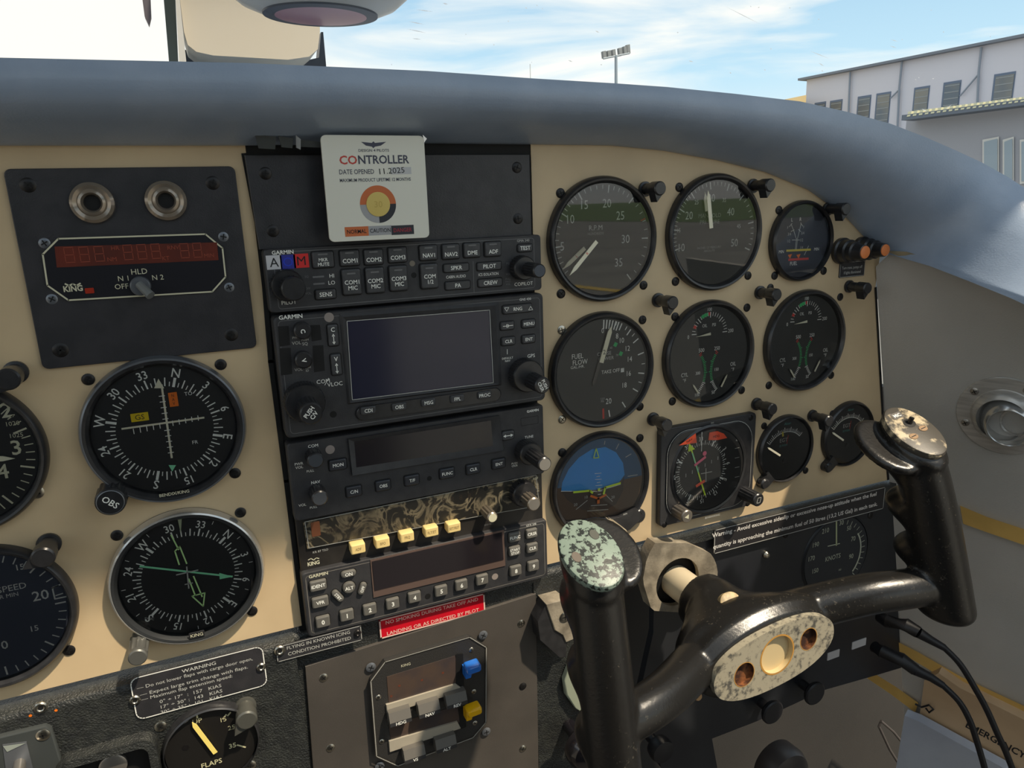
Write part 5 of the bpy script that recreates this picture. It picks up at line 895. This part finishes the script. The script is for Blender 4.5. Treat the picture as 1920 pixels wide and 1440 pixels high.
    for i, (hx, hy, ra, rb) in enumerate(holes):
        b = MB(); C_ = [(math.cos(2 * PI * k / 36), math.sin(2 * PI * k / 36)) for k in range(36)]; m = mat('hole_liner', (206, 184, 140), .5) if i == 1 else RUST
        b.add([F(hx + ra * x, hy + rb * y, w) for x, y in C_] + [F(hx + ra * x, hy + rb * y, w - 3.6) for x, y in C_], [(k, (k + 1) % 36, 36 + (k + 1) % 36, 36 + k) for k in range(36)], m)
        b.add([F(hx + ra * x, hy + rb * y, w - 3.4) for x, y in C_], [list(range(36))], m if i == 1 else RUST); b.build('hole', pl, label='large cream-lined hole' if i == 1 else 'small rusty hole')
        b = MB(); b.add([F(hx + (ra + (1.2 if i == 1 else .5)) * x, hy + (rb + (1.2 if i == 1 else .5)) * y, w + .1) for x, y in C_] + [F(hx + ra * x, hy + rb * y, w + .12) for x, y in C_], [(k, (k + 1) % 36, 36 + (k + 1) % 36, 36 + k) for k in range(36)], mat('rust_ring', (186, 136, 62), .75)); b.build('rust_rim', pl)
    # worn brass spot on the boss
    p = Q(-31, 50, 60); b = MB(); nrm = ez * .7 + ey * .7; t1 = ex; t2 = np.cross(nrm, t1); c = Q(-8, 28.5, 60)
    b.loft([ell(c - nrm * 3, t1 * 8, t2 * 6.5, 24), ell(c + nrm * 1.4, t1 * 7.4, t2 * 6, 24), ell(c + nrm * 1.9, t1 * 6.4, t2 * 5, 24)], mat('bare_brass', (196, 172, 128), .5, c2=(150, 130, 96), nscale=200)); b.build('bolt_plug', T, label='bare tan bolt plug')
    # shaft
    b = MB(); b.tube([Q(-5, 8, -25), Q(-5, 8, 5), Q(-5, 8, 30)], 12, PAINTS, n=40); b.build('shaft', T, label='cream painted shaft')
    # bracket round the shaft
    c = Q(-5, 8, 22); T2 = thing('shaft_bracket', 'bare cast metal bracket around the control wheel shaft', 'bracket', (c[0], c[1], 2)); b = MB()
    out = [U(x, y, 12) for x, y in ((1226, 1018), (1290, 1018), (1336, 1040), (1346, 1066), (1344, 1100), (1300, 1150), (1222, 1145), (1205, 1090), (1212, 1050))]
    c = c + np.array([-3, 3, 0]); inn = [(c[0] + 19 * math.cos(2 * PI * k / 36), c[1] + 19 * math.sin(2 * PI * k / 36)) for k in range(36)]
    # outer outline resampled by bearing
    def edge(a):
        d = (math.cos(a), math.sin(a)); best = 0
        for i in range(len(out)):
            p, q = out[i], out[(i + 1) % len(out)]; ex_, ey_ = q[0] - p[0], q[1] - p[1]; den = d[0] * ey_ - d[1] * ex_
            if abs(den) < 1e-9: continue
            t = ((p[0] - c[0]) * ey_ - (p[1] - c[1]) * ex_) / den; s_ = ((p[0] - c[0]) * d[1] - (p[1] - c[1]) * d[0]) / den
            if t > 0 and -1e-6 <= s_ <= 1 + 1e-6: best = max(best, t)
        return (c[0] + d[0] * max(best, 21), c[1] + d[1] * max(best, 21))
    eo = [edge(2 * PI * k / 36) for k in range(36)]
    b.loft([[(*p, 7) for p in inn], [(*p, 11) for p in inn], [(*p, 12) for p in eo], [(*p, 2.2) for p in eo]], CASTM, caps=False); b.build('casting', T2)
    # black disc painted in for the dark of the opening round the shaft
    b = MB(); b.lathe(c[0], c[1], [(19, 3), (19, 3.4)], REC, n=36); b.build('opening', T2)
wheel()

def side_and_footwell():
    # air vent on the side wall
    V = W(1884, 779, 0); t1 = BACK / np.linalg.norm(BACK); t2 = -DNW; t1 = t1 - t2 * (t1 @ t2); t1 /= np.linalg.norm(t1); R_ = 31.5
    T = thing('air_vent', 'round machined metal air vent on the grey side wall', 'vent', (V[0], V[2], -V[1])); 
    def vf(x, y, z): p = V + t1 * x + t2 * y + NW * z; return tuple(p)
    b = MB(vf); b.lathe(0, 0, [(R_, 0), (R_, 1.4), (R_ - .6, 2.0), (R_ - 9.5, 2.2), (R_ - 10.2, 2.8)], ALU, n=72, cap1=False); b.build('flange', T)
    b = MB(vf); b.lathe(0, 0, [(R_ - 10, 2.2), (R_ - 10.6, 5), (R_ - 13, 8), (R_ - 15, 9.2)], ALU, n=72, cap1=False); b.build('collar', T)
    def vf2(x, y, z): return vf(x * .96 + z * .26 + 1.5, y + z * -.1 - 3, z)
    b = MB(vf2); b.lathe(0, 0, [(19, 1), (18.6, 6), (16.6, 10), (15.2, 12), (14.4, 12.6), (13.9, 12), (13.9, -4)], CHROME, n=64, cap1=False); b.disc(0, 0, 14, -3.5, mat('duct_dark', (70, 78, 88), .5)); b.build('nozzle', T)
    b = MB(vf2); b.lathe(6, -1, [(11, -1), (11, 1.6), (9.6, 1.8), (9.6, -1)], ALU, n=40, cap1=False); b.build('inner_ring', T)
    for a in (2.35, 3.45, 5.55, 1.0):
        b = MB(lambda x, y, z, a=a: vf(x + (R_ - 5) * math.cos(a), y + (R_ - 5) * math.sin(a), z)); b.lathe(0, 0, [(2.9, 1.8), (2.9, 2.6), (2, 3.1)], SILV, n=20)
        for k in (.4, .4 + PI / 2): b.line([(-1.7 * math.cos(k), -1.7 * math.sin(k)), (1.7 * math.cos(k), 1.7 * math.sin(k))], .6, 3.2, REC)
        b.build('screw', T)
    # gold trim strips on the wall
    def strip(pts, wd, lab):
        b = MB(ident); A = []; 
        for (x0, y0), (x1, y1) in pts: A += [W(x0, y0, 3), W(x1, y1, 3), W(x1, y1, 0), W(x0, y0, 0)]
        n = len(pts); b.add([tuple(p) for p in A], [(4 * i + j, 4 * i + (j + 1) % 4, 4 * i + 4 + (j + 1) % 4, 4 * i + 4 + j) for i in range(n - 1) for j in range(4)], GOLD); o = b.build('trim_strip', None, lab, 'trim', None, org=tuple(W(*pts[0][0], 0)))
    strip([((1800, 948), (1806, 982)), ((1850, 969), (1856, 1000)), ((1925, 994), (1932, 1026)), ((2080, 1050), (2088, 1084))], 0, 'gold trim strip on the grey wall below the air vent')
    strip([((1668, 1196), (1668, 1212)), ((1720, 1222), (1716, 1240)), ((1800, 1268), (1795, 1288)), ((1925, 1326), (1925, 1352))], 0, 'long gold trim strip running behind the two cable plugs')
    strip([((1638, 1262), (1626, 1272)), ((1680, 1288), (1668, 1300)), ((1722, 1318), (1716, 1336))], 0, 'short gold trim strip under the corner of the lower panel')
    # papers tucked at the wall
    def sheet(name, lab, cat, pts, off, m, txt=None):
        P0 = PW + NW * off; A = [W(x, y, off) for x, y in pts]; B = [a - NW * 9 for a in A]; n = len(A); T = MB(ident); T.add([tuple(p) for p in A + B], [list(range(n)), list(range(n, 2 * n))[::-1]] + [(i, (i + 1) % n, n + (i + 1) % n, n + i) for i in range(n)], m)
        if txt:
            s, a, c, cap = txt; vv, ff = glyphs(s, .02); A0, B0 = W(*a, off + .3), W(*c, off + .3); d = (B0 - A0); L = np.linalg.norm(d); d /= L; up = np.cross(NW, d); up *= np.sign(up[2]); k = cap / .73
            w_ = vv[:, 0].max() - vv[:, 0].min(); sx = L / (w_ * k)
            T.add([tuple((A0 + B0) / 2 + d * x * k * sx + up * y * k) for x, y, _ in vv], ff, BLKP)
        T.build(name, None, lab, cat, None, org=tuple(A[0]), sharp=20)
    sheet('emergency_pouch', 'tan card pouch lettered EMERGENCY at the foot of the side wall', 'pouch', [(1733, 1276), (1760, 1262), (1800, 1290), (1925, 1352), (1990, 1560), (1925, 1500), (1880, 1440), (1723, 1352)], 12, KRAFT, ('EMERGENCY O', (1812, 1358), (1945, 1430), 8))
    sheet('paper_folder', 'pale blue-grey paper folder leaning below the tan pouch', 'folder', [(1696, 1342), (1722, 1352), (1885, 1442), (1990, 1540), (1990, 1640), (1670, 1640), (1680, 1440)], 24, PAPER)
    b = MB(ident); P = [W(x, y, 16) for x, y in ((1716, 1320), (1728, 1326), (1742, 1322), (1750, 1330), (1742, 1336), (1736, 1328))]; b.tube([tuple(p) for p in P], .9, RUBBER, n=8); b.build('tie_wire', None, 'thin twisted wire loop at the corner of the tan pouch', 'wire', None, org=tuple(P[0]))
    # two headset plugs and cables
    for lab, pl, cb in (('upper black headset plug and cable on the right', ((1664, 1165, 60), (1700, 1172, 72), (1722, 1186, 80)), ((1722, 1186, 80), (1745, 1200, 86), (1770, 1214, 92), (1800, 1245, 100), (1828, 1290, 108), (1850, 1330, 114), (1870, 1375, 120), (1886, 1410, 124), (1905, 1460, 128))), ('lower black headset plug and cable on the right', ((1654, 1222, 60), (1690, 1236, 72), (1716, 1256, 80)), ((1716, 1256, 80), (1745, 1270, 88), (1768, 1285, 94), (1798, 1315, 102), (1818, 1350, 108), (1830, 1385, 112), (1842, 1425, 116), (1854, 1470, 120)))):
        X = lambda x, y, w: (*U(x, y, w), w); o = X(*pl[0]); T = thing('headset_plug', lab, 'plug', o, 'headset plugs')
        b = MB(); P = [X(*p) for p in pl]; b.tube([X(pl[0][0] - 14, pl[0][1] - 9, pl[0][2] - 8), P[0], P[1], P[2]], [4.6, 5.2, 5.2, 4.6], RUBBER, n=18); b.build('plug_body', T)
        b = MB(); P = [X(*p) for p in cb]; b.tube([P[0], P[1], P[2]], [4.2, 3.2, 2.6], RUBBER, n=16); b.build('strain_relief', T)
        b = MB(); Q_ = P[2:]; R = []
        for i in range(len(Q_) - 1):
            p0, p1, p2, p3 = [np.array(Q_[j]) for j in (max(i - 1, 0), i, i + 1, min(i + 2, len(Q_) - 1))]
            for k in range(5): t = k / 5; R.append(.5 * ((2 * p1) + (-p0 + p2) * t + (2 * p0 - 5 * p1 + 4 * p2 - p3) * t * t + (-p0 + 3 * p1 - 3 * p2 + p3) * t ** 3))
        R.append(np.array(Q_[-1])); b.tube(R, 2.3, RUBBER, n=12); b.build('cable', T)
    # quadrant bits left of the wheel
    T = thing('angle_bracket', 'black angular bracket with a steel screw beside the autopilot plate', 'bracket', (*U(1045, 1180, 10), 3)); q = lambda x, y: U(x, y, 16)
    b = MB(); b.prism([q(x, y) for x, y in ((1024, 1133), (1058, 1124), (1092, 1150), (1092, 1192), (1062, 1205), (1056, 1192), (1040, 1182))], 3, 16, CASTM, bev=.6); b.prism([U(x, y, 15) for x, y in ((1024, 1133), (1040, 1182), (1056, 1192), (1062, 1205), (1062, 1232), (1050, 1234), (1012, 1200), (1008, 1165))], 3, 15, BEZ, bev=.4); b.build('bracket_plate', T); screw(T, 1060, 1158, SCRS, 4, w=16)
    b = MB(); u, v = U(1075, 1295, 8); b.prism([U(x, y, 8) for x, y in ((1068, 1248), (1086, 1245), (1092, 1290), (1096, 1340), (1080, 1330), (1062, 1305), (1058, 1275))], 4, 8, mat('pale_green_plastic', (150, 158, 140), .4), bev=1.2); b.build('lever_guard', None, 'pale green curved plastic guard behind the left horn', 'guard', None, org=fr(u, v, 4))
    b = MB(); p = U(1100, 1405, 30); b.lathe(p[0], p[1], [(5, 2), (5, 18), (11, 20), (15, 25), (15, 31), (12, 36), (6, 38.5), (1, 39)], mat('knob_gloss', (26, 24, 28), .2, coat=.6), n=40); b.build('throttle_knob', None, 'glossy round black knob behind the left horn near the bottom', 'knob', None, org=fr(p[0], p[1], 2))
    b = MB(); p = U(1242, 1408, 24); b.lathe(p[0], p[1], [(4, -40), (4, 14), (9, 17), (10, 22), (9, 26), (2, 27)], RUBBER, n=32); b.build('pull_control', None, 'dull black knob below the left arm of the control wheel', 'knob', None, org=fr(p[0], p[1], -40))
    b = MB(); p = U(1311, 1308, 40); b.lathe(p[0], p[1], [(3.4, 20), (3.6, 38), (2.6, 40)], mat('tan_ferrule', (206, 166, 120), .35, metal=.3), n=20); b.build('ferrule', None, 'small tan ferrule peeping out below the hub', 'fitting', None, org=fr(p[0], p[1], 20))
    b = MB(); p = U(1478, 1455, -40); b.lathe(p[0], p[1], [(26, -60), (27, -45), (24, -38), (14, -34)], mat('pedal_brown', (52, 46, 44), .4), n=40); b.build('rudder_pedal', None, 'dark rounded pedal end at the bottom of the picture', 'pedal', None, org=fr(p[0], p[1], -60))
    b = MB(); P = [(*U(x, y, -120), -120) for x, y in ((1690, 1440), (1668, 1405), (1648, 1362), (1652, 1352), (1675, 1372), (1688, 1388))]; b.tube(P, 1.6, mat('dim_wire', (70, 64, 62), .6), n=8); b.build('loose_wire', None, 'thin dark loose wire against the footwell panel', 'wire', None, org=fr(*P[0]))
side_and_footwell()

# ------------------------------------------------------------------ above the glareshield
def above():
    AH = lambda x, y, Y: tuple(CAM + ray(x, y) * ((Y - CAM[1]) / ray(x, y)[1]))   # on the plane y=Y
    def slab(b, pts, Y0, Y1, m, bev=0):
        A = [AH(x, y, Y0) for x, y in pts]; B = [(p[0], Y1, p[2]) for p in A]; n = len(A); b.add(A + B, [list(range(n)), list(range(n, 2 * n))[::-1]] + [(i, (i + 1) % n, n + (i + 1) % n, n + i) for i in range(n)], m)
    b = MB(ident); slab(b, [(302, -60), (326, -60), (334, 118), (344, 260), (326, 260), (317, 118)], 150, 165, POSTM); b.build('trim_1', kind='structure')
    T = thing('compass_mount', 'cream-grey moulded mount rising behind the glareshield under the compass', 'mount', (30, 80, -140)); b = MB(ident)
    slab(b, [(330, -60), (345, 60), (352, 84), (368, 97), (400, 104), (540, 112), (580, 106), (596, 92), (600, 60), (596, -60)], 135, 175, MOUNT); b.build('housing', T)
    b = MB(ident); slab(b, [(326, -60), (331, -60), (346, 85), (350, 122), (336, 122)], 128, 140, mat('mount_edge', (206, 204, 198), .5)); b.build('edge_strip', T)
    b = MB(ident); slab(b, [(345, 92), (365, 102), (400, 108), (560, 116), (598, 108), (602, 60), (606, 60), (612, 128), (620, 250), (360, 250), (345, 122)], 180, 195, DGREY); b.build('base_plate', T)  # dark grey plate below the housing, running down behind the glareshield
    c = np.array(AH(588, -130, 40)); T = thing('magnetic_compass', 'large rounded compass housing seen from below at the top edge', 'compass', (c[0], c[2], -40)); b = MB(ident)
    k = np.linalg.norm(c - CAM) / FPX; prof = []
    def ring(r, h, n=56): return [(c[0] + r * math.cos(2 * PI * j / n), c[1] + r * .8 * math.sin(2 * PI * j / n), c[2] + h) for j in range(n)]
    R0 = 178 * k; D = 128 * k
    b.loft([ring(R0 * .97, 30), ring(R0, 0), ring(R0 * .985, -D * .25), ring(R0 * .93, -D * .45), ring(R0 * .83, -D * .65), ring(R0 * .68, -D * .82), ring(R0 * .5, -D * .92)], COMPB, caps=False); b.build('shell', T)
    b = MB(ident); b.loft([ring(R0 * .505, -D * .90), ring(R0 * .5, -D * .94), ring(R0 * .40, -D * .95)], DGREY, caps=False); b.loft([ring(R0 * .40, -D * .95), ring(R0 * .2, -D * .97), ring(.1, -D * .975)], COMPP, caps=False); b.build('lens', T, label='pinkish lens under the compass')
    b = MB(ident); slab(b, [(262, -40), (280, -40), (283, 30), (279, 47), (271, 30)], 60, 66, mat('blade_grey', (96, 90, 96), .5)); b.build('pointed_blade', None, 'dark pointed blade hanging at the top left of the windshield', 'blade', None, org=AH(270, -40, 60))
above()

# ------------------------------------------------------------------ outside
def outside():
    b = MB(ident); z = -Z0; S = 1000
    b.add([(-300 * S, -300 * S, z), (300 * S, -300 * S, z), (300 * S, 400 * S, z), (-300 * S, 400 * S, z)], [(0, 1, 2, 3)], TARMAC); b.build('ground', kind='structure')
    b = MB(ident); b.add([(9 * S, -300 * S, z + 20), (300 * S, -300 * S, z + 20), (300 * S, -38 * S, z + 20), (30 * S, -38 * S, z + 20)], [(0, 1, 2, 3)], GRASS); b.build('grass_field', None, None, None, None, kind='structure')
    b = MB(ident)
    P = [(1500, -3500), (4200, -4300), (6500, -6200), (7200, -9000), (6600, -12000)]; b.add([(x - 120, y, z + 8) for x, y in P] + [(x + 150, y - 150, z + 8) for x, y in P], [(i, i + 1, 6 + i, 5 + i) for i in range(4)], LINEY); b.build('taxi_line', None, None, None, None, kind='structure')
    # long white building: roof edge at constant height
    Zr = 9000.0
    def at_h(x, y, Z): d = ray(x, y); return CAM + d * ((Z - CAM[2]) / d[2])
    A = at_h(1513, 150, Zr); B = at_h(1920, 71, Zr); d = B - A; d[2] = 0; d /= np.linalg.norm(d); n = np.array([d[1], -d[0], 0]); 
    if n @ (CAM - A) < 0: n = -n
    F = lambda x, y, off=0: hit(x, y, A + n * off, n)
    E_ = A + d * 90000
    T = thing('office_building', 'long white building with dark windows and downpipes beyond the apron', 'building', (A[0], z, -A[1]))
    def box(b, p, q, z0, z1, t, m):
        pts = [p, q, q - n * t, p - n * t]; V = [(a[0], a[1], zz) for zz in (z0, z1) for a in pts]; b.add(V, [(0, 3, 2, 1), (4, 5, 6, 7)] + [(i, (i + 1) % 4, 4 + (i + 1) % 4, 4 + i) for i in range(4)], m)
    b = MB(ident); box(b, A, E_, z, Zr, 14000, FACADE); b.build('facade', T); b = MB(ident); box(b, A - d * 500 + n * 500, E_ + n * 500, Zr, Zr + 170, 15000, ROOFT); b.build('roof_edge', T)
    u_ = np.array([0, 0, 1.0])
    def wh(px, py): return F(px, py)
    for x0, x1, yt, yb in ((1528, 1549, 190, 240), (1557, 1580, 186, 240), (1609, 1634, 178, 262), (1644, 1671, 172, 262), (1715, 1744, 161, 320), (1770, 1803, 151, 320), (1865, 1905, 135, 320)):
        p, q_ = wh(x0, yt + 3), wh(x1, yt); zt = (p[2] + q_[2]) / 2; zb = max(min(wh(x0, yb)[2], zt - 2600), zt - 3200)
        b = MB(ident); box(b, p + n * 40, q_ + n * 40, zb, zt, 60, WINF); wn = b.build('window', T)
        l = np.linalg.norm((q_ - p)[:2]); b = MB(ident); box(b, p + d * l * .1 + n * 60, q_ - d * l * .04 + n * 60, zb + 120, zt - 150, 30, WING)
        for k in range(6): zz = zt - 300 - k * 420; box(b, p + d * l * .12 + n * 75, q_ - d * l * .06 + n * 75, zz, zz + 60, 20, mat('blind_slat', (150, 156, 160), .6))
        b.build('pane', wn)
    for top, el, foot in (((1594, 135), (1592, 180), (1590, 240)), ((1691, 115), (1686, 165), (1680, 300)), ((1840, 88), (1835, 135), (1828, 300))):
        b = MB(ident); P = [F(*top, 180), F(*el, 180), F(*foot, 180)]; b.tube([tuple(p) for p in P], 75, PIPE, n=10); b.build('downpipe', T)
    for a, c in (((1686, 168), (1670, 184)), ((1834, 140), (1800, 180))): b = MB(ident); b.tube([tuple(F(*a, 180)), tuple(F(*c, 180))], 55, PIPE, n=8); b.build('slanting_pipe', T)
    # ochre annex left of it
    b = MB(ident); p = at_h(1468, 187, 7000.0); q_ = at_h(1512, 178, 7600.0); V = [tuple(p), tuple(q_), (q_[0], q_[1], z), (p[0], p[1], z)]; V += [(x + 2000, y + 9000, w_) for x, y, w_ in V]; b.add(V, [(0, 1, 2, 3), (4, 7, 6, 5), (0, 4, 5, 1), (0, 3, 7, 4), (1, 5, 6, 2)], FACADE2); b.build('annex', None, 'low ochre annex at the left end of the white building', 'building', None, org=(p[0], p[1], z))
    # nearer canopy with striped edge
    T = thing('canopy_hall', 'lower grey hall with a striped yellow canopy edge in front of the white building', 'building', tuple(np.array([A[0] * .6, z, -A[1] * .6])))
    G = lambda x, y, off=0: hit(x, y, A * .55 + n * off, n)
    P0, P1 = G(1700, 222), G(1935, 191); d2 = P1 - P0; b = MB(ident); V = []
    for w_ in (0, 1):
        s = -n * 6000 * w_; V += [tuple(P0 + s), tuple(P1 + d2 * .6 + s), tuple(np.array([*(P1 + d2 * .6)[:2], z]) + s), tuple(np.array([P0[0], P0[1], z]) + s)]
    b.add(V, [(0, 1, 2, 3), (4, 7, 6, 5), (0, 4, 5, 1), (0, 3, 7, 4), (1, 5, 6, 2)], mat('hall_grey', (164, 166, 174), .8)); b.build('hall_wall', T)
    for k in range(22):
        x = 1700 + k * 11.2; y = 219 - k * 1.45; b = MB(ident); p = G(x, y, 900); q_ = G(x + 6.4, y - 1, 900); h = np.array([0, 0, 1.0]) * (q_ - p)[0] * .0
        up = G(x + 3, y - 10, 900)[2] - G(x, y, 900)[2]; V = [tuple(p), tuple(q_), (q_[0] + 60, q_[1], q_[2] + up), (p[0] + 60, p[1], p[2] + up)]; V += [(a - n[0] * 500, c - n[1] * 500, e) for a, c, e in V]; b.add(V, [(0, 1, 2, 3), (4, 7, 6, 5), (0, 4, 5, 1), (1, 5, 6, 2), (2, 6, 7, 3), (3, 7, 4, 0)], CANY); b.build('canopy_rib', T)
    b = MB(ident); p, q_ = G(1690, 226, 880), G(1960, 192, 880); up = G(1690, 216, 880)[2] - p[2]; V = [tuple(p), tuple(q_), (q_[0], q_[1], q_[2] + up), (p[0], p[1], p[2] + up)]; V += [(a - n[0] * 800, c - n[1] * 800, e) for a, c, e in V]; b.add(V, [(0, 1, 2, 3), (4, 7, 6, 5), (0, 4, 5, 1), (1, 5, 6, 2), (2, 6, 7, 3), (3, 7, 4, 0)], CAND); b.build('canopy_beam', T)
    for x0, x1 in ((1842, 1873), (1880, 1901), (1912, 1960)):
        b = MB(ident); A4 = [G(x0, 262, 60), G(x1, 256, 60), G(x1, 340, 60), G(x0, 345, 60)]; b.add([tuple(p) for p in A4], [(0, 1, 2, 3)], mat('hall_frame', (214, 214, 210), .6)); wn = b.build('window', T); b = MB(ident); A4 = [G(x0 + 3, 266, 90), G(x1 - 3, 260, 90), G(x1 - 3, 340, 90), G(x0 + 3, 340, 90)]; b.add([tuple(p) for p in A4], [(0, 1, 2, 3)], mat('hall_pane', (150, 166, 178), .3)); b.build('pane', wn)
    # floodlight mast and a faint distant pole
    M_ = lambda x, y: CAM + ray(x, y) * (70000 / ray(x, y)[1]); T = thing('floodlight_mast', 'tall slim mast with a row of floodlights against the sky', 'mast', (M_(1156, 160)[0], z, -M_(1156, 160)[1]))
    t, f = M_(1155, 104), M_(1157, 170); b = MB(ident); b.tube([(f[0], f[1], z), tuple(t)], [260, 150], MASTM, n=12); b.build('pole', T)
    b = MB(ident); b.tube([tuple(M_(1131, 110)), tuple(M_(1180, 100))], 90, MASTM, n=8); b.build('crossbar', T)
    for x, y, h in ((1134, 102, 12), (1143, 101, 12), (1152, 99, 12), (1164, 97, 14), (1173, 94, 14), (1179, 92, 16)):
        b = MB(ident); A4 = [M_(x - 3.4, y - h / 2), M_(x + 2, y - h / 2 - 1), M_(x + 3.4, y + h / 2), M_(x - 2, y + h / 2 + 1)]; V = [tuple(p) for p in A4] + [(p[0], p[1] + 400, p[2]) for p in A4]; b.add(V, [(0, 1, 2, 3), (4, 7, 6, 5), (0, 4, 5, 1), (1, 5, 6, 2), (2, 6, 7, 3), (3, 7, 4, 0)], mat('floodlight_grey', (124, 128, 130), .5)); b.build('floodlight', T)
    M2 = lambda x, y: CAM + ray(x, y) * (150000 / ray(x, y)[1]); b = MB(ident); t = M2(994, 120); b.tube([(t[0], t[1], z), tuple(t)], [160, 90], mat('far_pole', (196, 200, 200), .6), n=8); b.build('distant_pole', None, 'thin pale pole far off, left of the floodlight mast', 'pole', None, org=(t[0], t[1], z))
outside()
